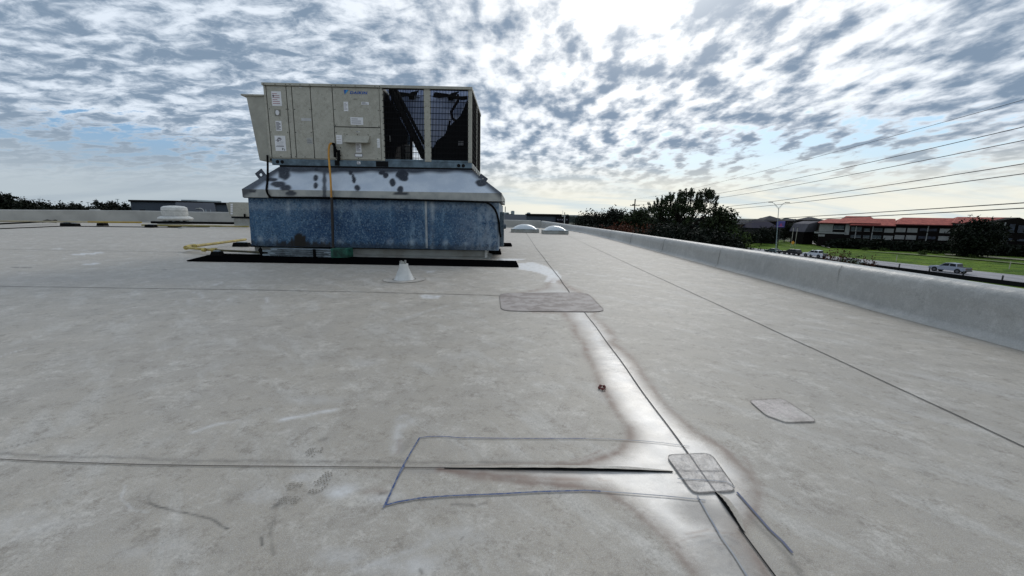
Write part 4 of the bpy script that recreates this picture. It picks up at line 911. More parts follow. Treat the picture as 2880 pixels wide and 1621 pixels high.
# bundle of grey channels with the green end
bd = empty('channel_bundle', (-4.6, 8.5, 0), 'bundle of long grey metal channels with a green painted end lying on the black mat', 'metal channels')
pa_ = G(746, 724)+[0, 0, .03]; pb_ = G(945, 729)+[0, 0, .03]
ax = (pb_-pa_); Lb = np.linalg.norm(ax); ax /= Lb; ay = np.array([-ax[1], ax[0], 0])
for r in range(4):
    for cidx in range(3):
        sh = random.uniform(-.12, .12)
        c0 = (pa_+pb_)/2+ax*sh+ay*(cidx*.075)+np.array([0, 0, .025+r*.042])
        MB().obox(c0, ax*(Lb/2-abs(sh)*.4), ay*.032, (0, 0, .016)).build('channel', MSTRUT, bd)
        if cidx == 0:
            MB().obox(c0-ay*.034, ax*(Lb/2-.2), ay*.002, (0, 0, .006)).build('channel_slot', MDARK, bd)
MB().obox(pb_+ax*.1+ay*.09+[0, 0, .1], ax*.16+ay*.05, ay*.13, (0, 0, .10)).build('end_block', MGREEN, bd, bevel=.01)
MB().obox((pa_+pb_)/2+ax*.35+ay*-.04+[0, 0, .09], ax*.03, ay*.006, (0, 0, .085)).build('strap', MCABLE, bd)
pc0 = G(782, 717)+[0, .0, .20]; pc1 = G(962, 722)+[0, .0, .20]
MB().tube([pc0, pc1], .028, 8).build('loose_pipe', MCABLE, bd)
MB().obox(pa_-ax*.08+[0, 0, .08], (.02, 0, .03), ay*.02, (-.03, 0, .075)).build('strap', MCABLE, bd)

# vent boot
vp = G(1137, 787)
vb = empty('vent_boot', vp, 'white conical pipe boot with a notched top standing before the long mat', 'vent pipe')
ss_ = vp[1]/FPX*_c
MB().lathe((vp[0], vp[1], .004), [(60*ss_, 0), (60*ss_, .003), (58*ss_, .0045)], 40).build('flange', roof_mat('flange_membrane', False, (.47, .435, .385)), vb)
rg = [(vp[0]+60*ss_*math.cos(a), vp[1]+60*ss_*math.sin(a)) for a in np.linspace(0, 2*math.pi, 41)]
ribbon(rg, .0045, .009).build('flange_edge', MEDGE, vb)
rg = [(vp[0]+32*ss_*math.cos(a), vp[1]+32*ss_*math.sin(a)) for a in np.linspace(0, 2*math.pi, 41)]
ribbon(rg, .01, .0095).build('boot_shadow_line', MSEAM, vb)
MB().lathe((vp[0], vp[1], .008), [(30*ss_, 0), (27*ss_, .01), (13*ss_, .185), (12.5*ss_, .235), (10*ss_, .235)], 28).build('boot', MWHITE, vb, smooth=True)
cr = MB()
for k in range(14):
    a0, a1 = 2*math.pi*k/14, 2*math.pi*(k+.9)/14; h = .03+.03*random.random() if k % 3 else .008; r = 9.5*ss_
    cr.prism([(vp[0]-.01+r*math.cos(a0), vp[1]+r*math.sin(a0), .243), (vp[0]-.01+r*math.cos(a1), vp[1]+r*math.sin(a1), .243), (vp[0]-.01+r*.86*math.cos(a1), vp[1]+r*.86*math.sin(a1), .243), (vp[0]-.01+r*.86*math.cos(a0), vp[1]+r*.86*math.sin(a0), .243)], (0, 0, h))
cr.build('pipe_rim', MCURB, vb)
# scrap
dp_ = G(1694, 1094); MB().tube([dp_+np.array([.019*math.cos(a), .022*math.sin(a), .009]) for a in np.linspace(0, 5.4, 14)], [.0025+.0035*(k % 3) for k in range(14)], 6).build('scrap', MREDD)
tag(bpy.data.objects['scrap'], 'curled reddish scrap lying at the edge of the wet streak', 'debris')

# skylights
def skylight(u0, v0, u1, v1, dtop, label):
    a, b = G(u0, v0), G(u1, v1); w = (b[0]-a[0]); dep = 1.2; yf = (a[1]+b[1])/2; h = .20; ctr = ((a[0]+b[0])/2, yf, 0)
    o = empty('skylight', ctr, label, 'skylight', 'domed skylights near the far corner')
    MB().box((a[0], yf, .004), (b[0], yf+dep, h)).build('curb', MCURB, o, bevel=.02)
    MB().box((a[0]+.03, yf-.02, h-.03), (b[0]-.03, yf+dep+.02, h+.01)).build('frame', MSTRUT, o)
    vs = []; n = 14
    for j in range(n+1):
        for i in range(n+1):
            s, t = i/n*2-1, j/n*2-1; vs.append((ctr[0]+s*(w/2-.1), yf+dep/2+t*(dep/2-.08), h+.005+dtop*(1-abs(s)**2.2)**.8*(1-abs(t)**2.2)**.8))
    MB().add(vs, [(j*(n+1)+i, j*(n+1)+i+1, (j+1)*(n+1)+i+1, (j+1)*(n+1)+i) for j in range(n) for i in range(n)]).build('dome', MBULB, o, smooth=True)
skylight(1437, 654, 1517, 656, .26, 'wider of two domed skylights, next to the far parapet corner on its left')
skylight(1527, 659, 1599, 660, .24, 'narrower domed skylight, nearer the right-hand parapet')

# exhaust fan on the left
YF = 27.0
def fz(v, u=492): return D(u, v, YF)[2]
fx = D(492, 600, YF)[0]; k_ = YF/FPX
ef = empty('exhaust_fan', (fx, YF, 0), 'white mushroom shaped exhaust fan on a louvred base', 'roof fan')
MB().lathe((fx, YF, 0), [(27.5*k_, fz(608)), (29*k_, fz(604)), (29*k_, fz(590)), (28*k_, fz(584)), (22*k_, fz(580.5)), (8*k_, fz(579)), (1*k_, fz(578.8))], 32).build('dome', MWHITE, ef, smooth=True)
MB().lathe((fx, YF, 0), [(29.4*k_, fz(594.2)), (29.6*k_, fz(593))], 32).build('dome_band', mat('dull_white', (.3, .3, .28)), ef)
MB().lathe((fx, YF, 0), [(36*k_, fz(620)), (39*k_, fz(616)), (38*k_, fz(612)), (30*k_, fz(608.5)), (20*k_, fz(607.5))], 32).build('shroud', MWHITE, ef, smooth=True)
MB().lathe((fx, YF, 0), [(24*k_, .01), (24*k_, fz(619.5))], 24).build('throat', MDARK, ef)
for kx in range(10):
    a = 2*math.pi*kx/10+.2; MB().obox((fx+24.5*k_*math.cos(a), YF+24.5*k_*math.sin(a), (fz(619)+.01)/2), (.06, 0, 0), (0, .06, 0), (0, 0, (fz(619)-.01)/2)).build('strut', MSTRUT, ef)
MB().box((fx-28*k_, YF-28*k_, .004), (fx+28*k_, YF+28*k_, .05)).build('curb', MCURB, ef)
# rusty flue
ps = empty('flue_pipe', G(590, 627), 'upright vent pipe with a rust red upper half', 'vent pipe')
YP = G(590, 627)[1]; kp = YP/FPX; xp = G(590, 627)[0]
pz = lambda v: D(590, v, YP)[2]
MB().tube([(xp, YP, 0), (xp, YP, pz(603))], 7.3*kp, 14).build('pipe', MCURB, ps, smooth=True)
MB().tube([(xp, YP, pz(611)), (xp, YP, pz(602))], 7.8*kp, 14).build('rust_band', MRUST, ps, smooth=True)
MB().tube([(xp, YP, pz(602)), (xp, YP, pz(597))], 6*kp, 12).build('neck', mat('zinc_cap', (.3, .31, .3), .5), ps)
for sx_ in (-6.5, 6.5): MB().tube([(xp+sx_*kp, YP, pz(602)), (xp+sx_*kp, YP, pz(590))], .9*kp, 6).build('rod', MSTRUT, ps)
# second air handler further back
YU = 24.5; uu = lambda u, v: D(u, v, YU)
r2 = empty('rooftop_unit', uu(668, 616), 'smaller beige air handler half hidden behind the left edge of the adapter box', 'air conditioner')
a = uu(643, 569); b = uu(712, 570); cz = uu(650, 609)[2]
MB().prism([(uu(643, 569)[0], YU, a[2]), (uu(650, 608)[0], YU, cz), (b[0]+.6, YU, cz), (b[0]+.6, YU, a[2])], (0, 2.2, 0)).build('cabinet', MBEI, r2)
MB().prism([(uu(634, 571)[0], YU+.05, uu(634, 571)[2]), (uu(644, 606)[0], YU+.05, uu(644, 606)[2]), (uu(650, 608)[0], YU+.05, cz), (uu(643, 570)[0], YU+.05, a[2]-.02)], (0, 2, 0)).build('intake_hood', MBEID, r2)
for v in (576, 582, 588, 594, 601): MB().box((uu(650, v)[0]-.02, YU-.02, uu(650, v)[2]-.05), (uu(655, v)[0], YU-.003, uu(650, v)[2]+.05)).build('label', MLABEL, r2)
MB().box((uu(651, 612)[0], YU-.01, uu(651, 614)[2]), (b[0]+.5, YU+2, cz-.005)).build('base_rail', MDARK, r2)
MB().box((uu(656, 620)[0], YU+.05, .0), (b[0]+.4, YU+1.9, uu(651, 614.5)[2])).build('curb', MCURB, r2)
MB().tube([D(688, 602, YU-.1), D(688, 611, YU-.1)], .06, 6).build('valve', MCABLE, r2)
# gas pipe runs far left
fp = empty('gas_pipe_run', (-24, 21.5, 0), 'long rusty yellow pipe run crossing the roof before the far parapet', 'pipe')
def run(pts, r, m, dz, nm='pipe'):
    return MB().tube([G(u, v)+[0, 0, dz] for u, v in pts], r, 7).build(nm, m, fp, smooth=True)
run([(-60, 633), (170, 635.5), (250, 636)], .045, mat('pale_yellow_pipe', (.42, .36, .22), .7, c2=(.3, .27, .2), sc=1.5), .22)
run([(250, 636), (400, 637)], .05, mat('rusty_yellow_pipe', (.28, .15, .03), .8, c2=(.38, .28, .06), sc=1.2), .22)
run([(400, 640), (560, 642), (700, 644)], .045, mat('olive_pipe', (.22, .19, .04), .8, c2=(.34, .27, .12), sc=1.2), .12)
bp = empty('black_pipe_run', (-20, 23, 0), 'straight black pipe lying behind the yellow run', 'pipe')
MB().tube([G(427, 633)+[0, 0, .16], G(700, 636)+[0, 0, .16]], .08, 7).build('pipe', MCABLE, bp, smooth=True)
cb = empty('black_cable_run', (-27, 20, 0), 'black sagging hose reaching in from the left frame edge to a knotted end', 'hose')
MB().tube(curve_pts([G(-60, 642)+[0, 0, .12], G(0, 639)+[0, 0, .15], G(80, 635)+[0, 0, .16], G(125, 632)+[0, 0, .16]], 6), .04, 7).build('hose', MCABLE, cb, smooth=True)
MB().tube([G(120, 632)+[0, 0, .16], G(135, 631.4)+[0, 0, .2], G(148, 631)+[0, 0, .16], G(158, 630.6)+[0, 0, .17]], [.06, .09, .07, .1], 8).build('knot', MCABLE, cb, smooth=True)
tc_ = empty('thin_cable', (-25, 20, 0), 'thin dark cable on the roof running below the pipe support blocks', 'cable')
MB().tube(curve_pts([G(-60, 648)+[0, 0, .02], G(0, 645)+[0, 0, .02], G(100, 641)+[0, 0, .02], G(190, 638)+[0, 0, .02], G(400, 640)+[0, 0, .02], G(590, 640)+[0, 0, .02]], 5), .022, 6).build('cable', MCABLE, tc_)
for u, v, w, lb in ((178, 636, 26, 'black support block leftmost under the yellow run, touching its neighbour'), (199, 637.5, 20, 'second black block from the left, overlapping the leftmost one'), (279, 636, 21, 'lone black support block between the left pair and the fan'), (416, 641, 25, 'largest black support block, just left of the exhaust fan'), (483, 641, 29, 'low wide black block directly below the exhaust fan')):
    p = G(u, v); dunnage(p[0], p[1]+.2, w*p[1]/FPX, .3, .16 if w != 29 else .1, lb)
tag(MB().box((G(588, 640)[0], 20.6, .006), (G(603, 640)[0], 20.9, .05)).build('white_plate', MWHITE), 'small white plate left on the roof below the flue pipe', 'plate')
#__PART2__
# ------------------------------------------------------------------ surroundings
ZG = -9.2
def ground_mat():
    t = NT('grass_ground'); sp = t.obj()
    c = t.mix(t.ss(t.noise(.09, 5, .6), .35, .65), (.055, .11, .012), (.12, .20, .02))
    c = t.mix(t.ss(t.noise(.35, 6, .7, scale=(.5, 1.2, 1)), .45, .68, 0, .9), c, (.19, .26, .03))
    c = t.mix(t.ss(t.noise(.22, 5, .7), .60, .72, 0, .8), c, (.16, .17, .06))
    c = t.mix(t.ss(t.noise(.5, 7, .8), .50, .62, 0, .85), c, (.03, .06, .01))
    t.b.inputs['Roughness'].default_value = .9; t.b.inputs['Specular IOR Level'].default_value = .1; t.col(c); t.bump(t.noise(2.2, 5, .7), .9, .35); return t.m
MGRASS = ground_mat()
tag(MB().add([(-9000, -300, ZG-.4), (9000, -300, ZG-.4), (9000, 12000, ZG-.4), (-9000, 12000, ZG-.4)], [(0, 1, 2, 3)]).build('ground', mat('far_ground', (.03, .04, .015), .9, sc=.02)), kind='structure')
def gsheet(pts, name, m, dz, kind='structure', cut=1):
    vs = [(p[0], p[1], ZG+dz) for p in pts]
    o = MB().add(vs, [tuple(range(len(vs)))]).build(name, m)
    return tag(o, kind=kind)
gsheet([(60, 60), (150, 30), (230, 60), (240, 150), (140, 190), (60, 260), (40, 260)], 'grass', MGRASS, -.2)
farE = [(104.5, 60), (100.3, 76), (93.6, 102.7), (86.3, 127.1), (82.0, 145.3), (70, 195), (52, 280)]
nearE = [(85.6, 52), (84.6, 64.1), (80.9, 88.9), (75.5, 112), (69, 140), (57, 190), (40, 275)]
MROAD = NT('road_surface'); MROAD.col(MROAD.mix(MROAD.ss(MROAD.noise(.6, 5, .65, scale=(1, .2, 1)), .35, .65), (.23, .22, .23), (.34, .33, .34))); MROAD.b.inputs['Roughness'].default_value = .8; MROAD = MROAD.m
gsheet(nearE+farE[::-1], 'road', MROAD, 0)
def lane(f, w, m, nm, off=0):
    P = [np.array(a)*(1-f)+np.array(b)*f for a, b in zip(nearE, farE)]; o = ribbon([tuple(p) for p in P], w, ZG+.012).build(nm, m, bpy.data.objects['road']); return o
lane(.97, .35, mat('kerb_pale', (.55, .54, .5), .8), 'edge_line'); lane(.04, .2, mat('edge_white', (.6, .6, .58), .8), 'edge_line')
for s in range(0, 26):
    t0, t1 = s/26, (s+.35)/26
    def atp(t):
        i = min(5, int(t*6)); f = t*6-i; a = (np.array(nearE[i])+np.array(farE[i]))/2; b = (np.array(nearE[i+1])+np.array(farE[i+1]))/2; return tuple(a+(b-a)*f)
    ribbon([atp(t0), atp(t1)], .18, ZG+.012).build('lane_dash', mat('lane_white', (.6, .6, .58), .8) if s == 0 else bpy.data.materials['lane_white'], bpy.data.objects['road'])
MPALE = mat('pale_concrete', (.42, .38, .33), .8, sc=.5)
gsheet([tuple(G(u, v, ZG)[:2]) for u, v in [(2200, 677.5), (2285, 678.5), (2334, 691), (2334, 698), (2290, 687), (2240, 681)]], 'driveway', MPALE, .03)
gsheet([tuple(G(u, v, ZG)[:2]) for u, v in [(2655, 714), (2760, 719), (2890, 729), (2890, 733), (2760, 723.5), (2660, 717)]], 'path', mat('worn_grass_path', (.20, .20, .12), .9, sc=.5), .02)
gsheet([tuple(G(u, v, ZG)[:2]) for u, v in [(2420, 706), (2560, 713), (2700, 724), (2890, 741), (2890, 744), (2700, 727), (2560, 716)]], 'path', mat('pale_grass_streak', (.13, .16, .05), .9, sc=.5), .02)
# low barrier along the near road edge with marker posts
wb = []
for i in range(len(nearE)-1):
    a, b = np.array(nearE[i])-[.7, 0], np.array(nearE[i+1])-[.7, 0]; wb.append((a, b))
m = MB(); P = [np.array(p)-[.9, .2] for p in nearE]
for a, b in zip(P[:-1], P[1:]): m.add([(a[0], a[1], ZG-.4), (b[0], b[1], ZG-.4), (b[0], b[1], ZG+.55), (a[0], a[1], ZG+.55), (a[0]+.35, a[1], ZG-.4), (b[0]+.35, b[1], ZG-.4), (b[0]+.35, b[1], ZG+.55), (a[0]+.35, a[1], ZG+.55)], [(0, 1, 2, 3), (3, 2, 6, 7), (5, 4, 7, 6)])
tag(m.build('road_barrier', mat('dark_barrier', (.012, .012, .013), .9, spec=.1)), 'low dark barrier along the near edge of the road', 'barrier')
MPOST = mat('post_dark', (.02, .02, .02), .7)
for i, (u, lb) in enumerate(((2271, 'marker post by the road below the white pickup'), (2453, 'marker post at the left end of the visible barrier, near the shrub'), (2525, 'marker post second along the visible barrier'), (2612, 'marker post just left of the silver pickup'), (2710, 'marker post under the tail of the silver pickup'), (2823, 'marker post nearest the right edge of the picture'))):
    # meet the barrier line
    d = ray(u, 760); best = None
    for a, b in zip(P[:-1], P[1:]):
        A = np.array([[d[0], -(b-a)[0]], [d[1], -(b-a)[1]]]); s, t = np.linalg.solve(A, a)
        if -.01 <= t <= 1.01: best = d[:2]*s
    o = empty('marker_post', (best[0]+.15, best[1], ZG+.55), lb, 'marker post', 'posts along the road barrier')
    MB().box((best[0]+.07, best[1]-.06, ZG+.55), (best[0]+.25, best[1]+.08, ZG+1.35)).build('post', MPOST, o)
    MB().box((best[0]+.065, best[1]-.07, ZG+1.15), (best[0]+.255, best[1]+.09, ZG+1.3)).build('reflector', mat('reflector_grey', (.12, .12, .12)) if i == 0 else bpy.data.materials['reflector_grey'], o)
for k, (u, v, hh) in enumerate(((2520, 736, 1.5), (2838, 757, 1.6))):
    p = G(u, v, ZG); o = empty('slender_post', p, ('pale thin post on the grass beyond the road, left of the silver pickup', 'pale thin post on the grass near the right picture edge')[k], 'post')
    MB().tube([(p[0], p[1], ZG), (p[0], p[1], ZG+hh)], .07, 6).build('post', MPALE, o); MB().tube([(p[0], p[1], ZG+hh), (p[0], p[1], ZG+hh+.1)], .09, 6).build('cap', MPALE, o)

# vehicles
MGLASS = NT('car_glass'); MGLASS.b.inputs['Base Color'].default_value = (.01, .012, .015, 1); MGLASS.b.inputs['Roughness'].default_value = .2; MGLASS.b.inputs['Specular IOR Level'].default_value = .15; MGLASS = MGLASS.m
MTYRE = mat('tyre', (.012, .012, .012), .9); MRIM = mat('rim', (.12, .12, .13), .4, .6)
def paint(name, c):
    t = NT(name); t.b.inputs['Base Color'].default_value = (*c, 1); t.b.inputs['Roughness'].default_value = .3; t.b.inputs['Coat Weight'].default_value = .4; return t.m
PSIL, PWHT, PBLK, PCAR = paint('silver_paint', (.34, .37, .44)), paint('white_paint', (.62, .64, .68)), paint('black_paint', (.012, .012, .014)), paint('grey_white_paint', (.5, .52, .53))
def vehicle(name, kind, pm, uv, label, cat, rz=None):
    if kind == 'pickup':
        Lh, Wd, wh = 5.8, 1.0, .42; prof = [(-2.9, .55), (-2.9, 1.22), (-1.02, 1.25), (-.98, 1.27), (1.15, 1.26), (1.3, 1.18), (2.55, 1.12), (2.85, .98), (2.9, .6), (2.75, .48), (-2.6, .48)]
        cab = [(-1.55, 1.25), (-1.42, 1.93), (-.4, 2.0), (.42, 1.93), (1.3, 1.22)]; wx = (1.85, -1.75); glass = [[(-1.38, 1.34), (-1.28, 1.82), (-.42, 1.88), (-.42, 1.34)], [(-.3, 1.34), (-.3, 1.88), (.38, 1.82), (1.05, 1.30)]]
    elif kind == 'suv':
        Lh, Wd, wh = 4.8, .95, .38; prof = [(-2.35, .5), (-2.4, 1.1), (1.0, 1.12), (2.1, 1.02), (2.4, .8), (2.4, .5), (-2.2, .42)]
        cab = [(-2.35, 1.08), (-2.1, 1.6), (-1.5, 1.7), (.2, 1.68), (1.15, 1.08)]; wx = (1.5, -1.45); glass = [[(-2.0, 1.16), (-1.85, 1.52), (-1.0, 1.6), (-1.0, 1.14)], [(-.9, 1.14), (-.9, 1.6), (-.1, 1.6), (-.1, 1.13)], [(0, 1.13), (0, 1.6), (.2, 1.58), (.85, 1.13)]]
    else:
        Lh, Wd, wh = 4.6, .9, .34; prof = [(-2.3, .42), (-2.3, .95), (-1.5, 1.0), (1.0, .95), (2.1, .8), (2.3, .6), (2.25, .4), (-2.2, .36)]
        cab = [(-1.85, .97), (-1.0, 1.4), (.2, 1.42), (1.15, .93)]; wx = (1.4, -1.35); glass = [[(-1.45, 1.03), (-.95, 1.32), (-.4, 1.35), (-.4, 1.02)], [(-.3, 1.02), (-.3, 1.35), (.15, 1.34), (.85, .99)]]
    p = G(*uv, ZG+.01); rz = math.radians(104) if rz is None else rz
    o = empty(name, p, label, cat, None, rz)
    def loc(mb, nm, m, bev=0, par=None, sm=False):
        ob = mb.build(nm, m, None, smooth=sm, bevel=bev); ob.matrix_world = o.matrix_world; put(ob, par or o); return ob
    arch = MB(); w = Wd
    body = loc(MB().prism([(x_, -w, z_) for x_, z_ in prof], (0, 2*w, 0)), 'body', pm, .06)
    ti = .16
    n = len(cab); vs = []
    for sgn in (-1, 1):
        for i, (x_, z_) in enumerate(cab): vs.append((x_, sgn*(w-.04-(ti if 0 < i < n-1 else 0)), z_))
    c_ = MB().add(vs, [tuple(range(n)), tuple(range(2*n-1, n-1, -1))]+[(i, n+i, n+(i+1) % n, (i+1) % n) for i in range(n)])
    loc(c_, 'cab_roof', pm, .05)
    z0 = cab[0][1]; zt_ = max(z_ for _, z_ in cab)
    for gpoly in glass:
        for sgn in (-1, 1):
            loc(MB().prism([(x_, sgn*(w-.04-ti*max(0, (z_-z0)/(zt_-z0))*1.0+.012), z_) for x_, z_ in gpoly], (0, sgn*.012, 0)), 'side_window', MGLASS)
    a, b = cab[-1], cab[-2]; dx, dz = (a[0]-b[0]), (a[1]-b[1]); nl = math.hypot(dx, dz); nx_, nz_ = -dz/nl*.02, dx/nl*.02; nx_, nz_ = abs(nx_), abs(nz_)
    def slab(a, b, nm, sx):
        q = [(a[0]+(b[0]-a[0])*f+sx*.02, s*(w-.14-.1*f), a[1]+(b[1]-a[1])*f+.012) for f, s in ((.1, -1), (.9, -1), (.9, 1), (.1, 1))]
        loc(MB().prism(q, (sx*.01, 0, .006)), nm, MGLASS)
    slab(cab[-1], cab[-2], 'windscreen', 1); slab(cab[0], cab[1], 'rear_window', -1)
    for wxx in wx:
        for sgn in (-1, 1):
            t_ = loc(MB().tube([(wxx, sgn*(w-.22), wh), (wxx, sgn*(w+.015), wh)], wh, 18), 'wheel', MTYRE)
            loc(MB().tube([(wxx, sgn*(w+.005), wh), (wxx, sgn*(w+.03), wh)], wh*.58, 12), 'rim', MRIM, par=t_)
            loc(MB().tube([(wxx, sgn*(w-.1), wh+.03), (wxx, sgn*(w+.004), wh+.03)], wh*1.2, 16), 'wheel_arch', MTYRE)
    xr_ = prof[0][0]
    for sgn in (-1, 1):
        loc(MB().box((xr_-.03, sgn*(w-.14)-.09, .85), (xr_+.05, sgn*(w-.14)+.09, 1.08 if kind != 'sedan' else .92)), 'tail_light', mat('tail_light', (.25, .01, .01), .3) if 'tail_light' not in bpy.data.materials else bpy.data.materials['tail_light'])
        loc(MB().box((-xr_-.12, sgn*(w-.2)-.14, .72), (-xr_+.02, sgn*(w-.2)+.14, .86)), 'headlight', MLABEL)
        loc(MB().box((cab[-1][0]-.35, sgn*(w+.02)-.06, cab[-1][1]+.03), (cab[-1][0]-.2, sgn*(w+.02)+.1, cab[-1][1]+.18)), 'mirror', pm)
    loc(MB().box((xr_-.1, -w+.05, .5), (xr_+.02, w-.05, .68)), 'bumper', MTYRE)
    if kind == 'pickup':
        loc(MB().box((-2.8, -w+.12, 1.235), (-1.6, w-.12, 1.262)), 'load_bed', MTYRE)
        loc(MB().box((xr_-.02, -w+.1, .72), (xr_-.004, w-.1, 1.2)), 'tailgate', mat('tailgate_shade', (.05, .055, .06), .5) if 'tailgate_shade' not in bpy.data.materials else bpy.data.materials['tailgate_shade'])
    return o
vehicle('pickup_truck', 'pickup', PSIL, (2668, 766), 'silver crew cab pickup driving alone on the open stretch of road', 'pickup truck')
vehicle('pickup_truck', 'pickup', PWHT, (2291, 724), 'white pickup between the black vehicle and the reddish shrub', 'pickup truck')
vehicle('sport_utility', 'suv', PBLK, (2226, 717), 'black sport utility vehicle ahead of the white pickup', 'car')
vehicle('sedan_car', 'sedan', PCAR, (2392, 744), 'white sedan half hidden behind the twiggy shrub above the parapet', 'car')
vehicle('sedan_car', 'sedan', paint('dark_teal_paint', (.05, .08, .08)), (2174, 712), 'dark car with a shining roof behind the lamp post foot', 'car')

# motel across the field
A2 = np.array([124.9, 153.8]); tdir = np.array([.814, -.582]); tdir /= np.linalg.norm(tdir); ndir = np.array([-tdir[1]*-1, 0]); ndir = np.array([tdir[1], -tdir[0]])  # towards us
if np.dot(ndir, -A2) < 0: ndir = -ndir
def FPn(u, v, off=0.0):
    p0 = A2+ndir*off; d = ray(u, v); k = np.dot(p0, ndir)/np.dot(d[:2], ndir); P_ = O+d*k; return np.dot(P_[:2]-p0, tdir), P_[2]
def W3(s, off, z_): p = A2+tdir*s+ndir*off; return (p[0], p[1], z_)
m2 = lambda x_, y_: (2290+x_/8.31, 590+y_/8.31); m3 = lambda x_, y_: (2580+x_/8.587, 590+y_/8.587)
MWALLD = mat('brown_brick_wall', (.009, .007, .0065), .9, sc=.6, spec=.1); MROOFR = NT('red_tile_roof'); MROOFR.col(MROOFR.mix(MROOFR.ss(MROOFR.noise(.8, 6, .75), .35, .65), (.26, .050, .038), (.46, .11, .075))); MROOFR.b.inputs['Roughness'].default_value = .85; MROOFR = MROOFR.m
MPANW = mat('pale_stucco', (.26, .26, .25), .8, var=.1, sc=.9); MRAILG = mat('grey_green_rail', (.075, .10, .105), .6, c2=(.025, .03, .035), sc=2)
MFASC = mat('dark_red_fascia', (.09, .012, .012), .8)
mo = empty('motel', W3(40, 0, ZG), 'long red roofed brown motel with pale balcony panels beyond the grass field', 'building')
def wbox(s0, s1, o0, o1, z0, z1, nm, m, par=mo):
    vs = [W3(s, o, z_) for z_ in (z0, z1) for s, o in ((s0, o0), (s1, o0), (s1, o1), (s0, o1))]
    return MB().add(vs, [(0, 3, 2, 1), (4, 5, 6, 7), (0, 1, 5, 4), (1, 2, 6, 5), (2, 3, 7, 6), (3, 0, 4, 7)]).build(nm, m, par)
def mrect(p0, p1, nm, m, off=.12, dep=.15, par=mo):
    s0, z1 = FPn(*p0, off); s1, z0 = FPn(*p1, off); sa, _ = FPn(p0[0], p1[1], off); sb, _ = FPn(p1[0], p0[1], off)
    s0 = (s0+sa)/2; s1 = (s1+sb)/2; return wbox(s0, s1, off-dep, off, min(z0, z1), max(z0, z1), nm, m, par)
ze = {k: FPn(*m2(x_, y_))[1] for k, x_, y_ in (('a', 500, 312), ('b', 1400, 362), ('c', 2300, 345))}
sx = {k: FPn(*p)[0] for k, p in (('l', m2(110, 300)), ('ab', m2(822, 340)), ('bc', m2(1912, 350)), ('cd', m3(850, 340)), ('r', m3(2750, 300)))}
wbox(sx['l']+.6, sx['ab'], -14, 0, ZG-.4, ze['a'], 'wall', MWALLD); wbox(sx['ab'], sx['bc'], -14, -.01, ZG-.4, ze['b'], 'wall', MWALLD)
wbox(sx['bc'], sx['cd']+3, -14, .0, ZG-.4, ze['c'], 'wall', MWALLD); wbox(sx['cd']+3.01, sx['r']+16, -14, .6, ZG-.4, ze['c']-.3, 'wall', MWALLD)
def slope(e0, e1, r0, r1, off_e=1.2, off_r=-6.5, nm='roof'):
    s0, z0 = FPn(*e0, off_e); s1, z1 = FPn(*e1, off_e); s2, z2 = FPn(*r0, off_r); s3, z3 = FPn(*r1, off_r); z0 = z1 = (z0+z1)/2; z2 = z3 = (z2+z3)/2
    E0, E1, R0_, R1_ = W3(s0, off_e, z0), W3(s1, off_e, z0), W3(s2, off_r, z2), W3(s3, off_r, z2)
    B0, B1 = W3(s0, 2*off_r-off_e, z0), W3(s1, 2*off_r-off_e, z0)
    o = MB().add([E0, E1, R0_, R1_, B0, B1], [(0, 1, 3, 2), (2, 3, 5, 4), (0, 2, 4), (1, 5, 3)]).build(nm, MROOFR, mo)
    MB().add([E0, E1, (E1[0], E1[1], E1[2]-.35), (E0[0], E0[1], E0[2]-.35)], [(0, 3, 2, 1)]).build('fascia', MFASC, o)
    return o
slope(m2(100, 302), m2(825, 318), m2(320, 216), m2(760, 216)); slope(m2(560, 300), m2(1560, 330), m2(745, 153), m2(1310, 153), .4, -9)
slope(m2(820, 362), m2(1912, 366), m2(1200, 205), m2(1900, 216)); slope(m2(1912, 345), m3(850, 362), m2(2070, 187), m3(940, 205))
slope(m3(850, 340), m3(2700, 330), m3(965, 176), m3(2450, 193), 1.2, -7)
# dark gable at the right end
s0, z0 = FPn(*m3(1740, 325), 3); s1, z1 = FPn(*m3(2470, 190), 3); s2 = s1+(s1-s0)
MB().prism([W3(s0-3, 3, z0-.5), W3(s2, 3, z0-1.0), W3(s1, 3, z1)], tuple(np.array(W3(0, -10, 0))-np.array(W3(0, 0, 0)))).build('gable', MWALLD, mo)
wbox(s0-2, s2-1, -9, 2.8, ZG-.4, z0-.6, 'wall', MWALLD)
for a_, b_ in (((120, 328), (438, 520)), ((722, 345), (826, 590)), ((0, 512), (750, 575)), ((95, 575), (245, 630)), ((1640, 440), (1862, 542)), ((1908, 426), (2138, 531)), ((2175, 431), (2414, 540)), ((1612, 606), (1835, 711)), ((1875, 593), (2105, 696)), ((2142, 598), (2380, 706))):
    mrect(m2(*a_), m2(*b_), 'wall_panel', MPANW)
for a_, b_ in (((540, 458), (800, 572)), ((505, 640), (762, 752)), ((820, 640), (1000, 755)), ((1280, 650), (1390, 720)), ((1510, 785), (1580, 845)), ((865, 470), (950, 500))):
    mrect(m3(*a_), m3(*b_), 'wall_panel', MPANW)
for a_, b_ in (((455, 370), (700, 470)), ((860, 395), (1110, 510)), ((1165, 440), (1300, 515)), ((1370, 430), (1595, 515)), ((850, 590), (1090, 660)), ((1140, 600), (1290, 672)), ((1325, 600), (1562, 686))):
    w_ = mrect(m2(*a_), m2(*b_), 'balcony', MRAILG); mrect(m2(a_[0], b_[1]-14), m2(*b_), 'rail', MPANW, .2, .06, w_)
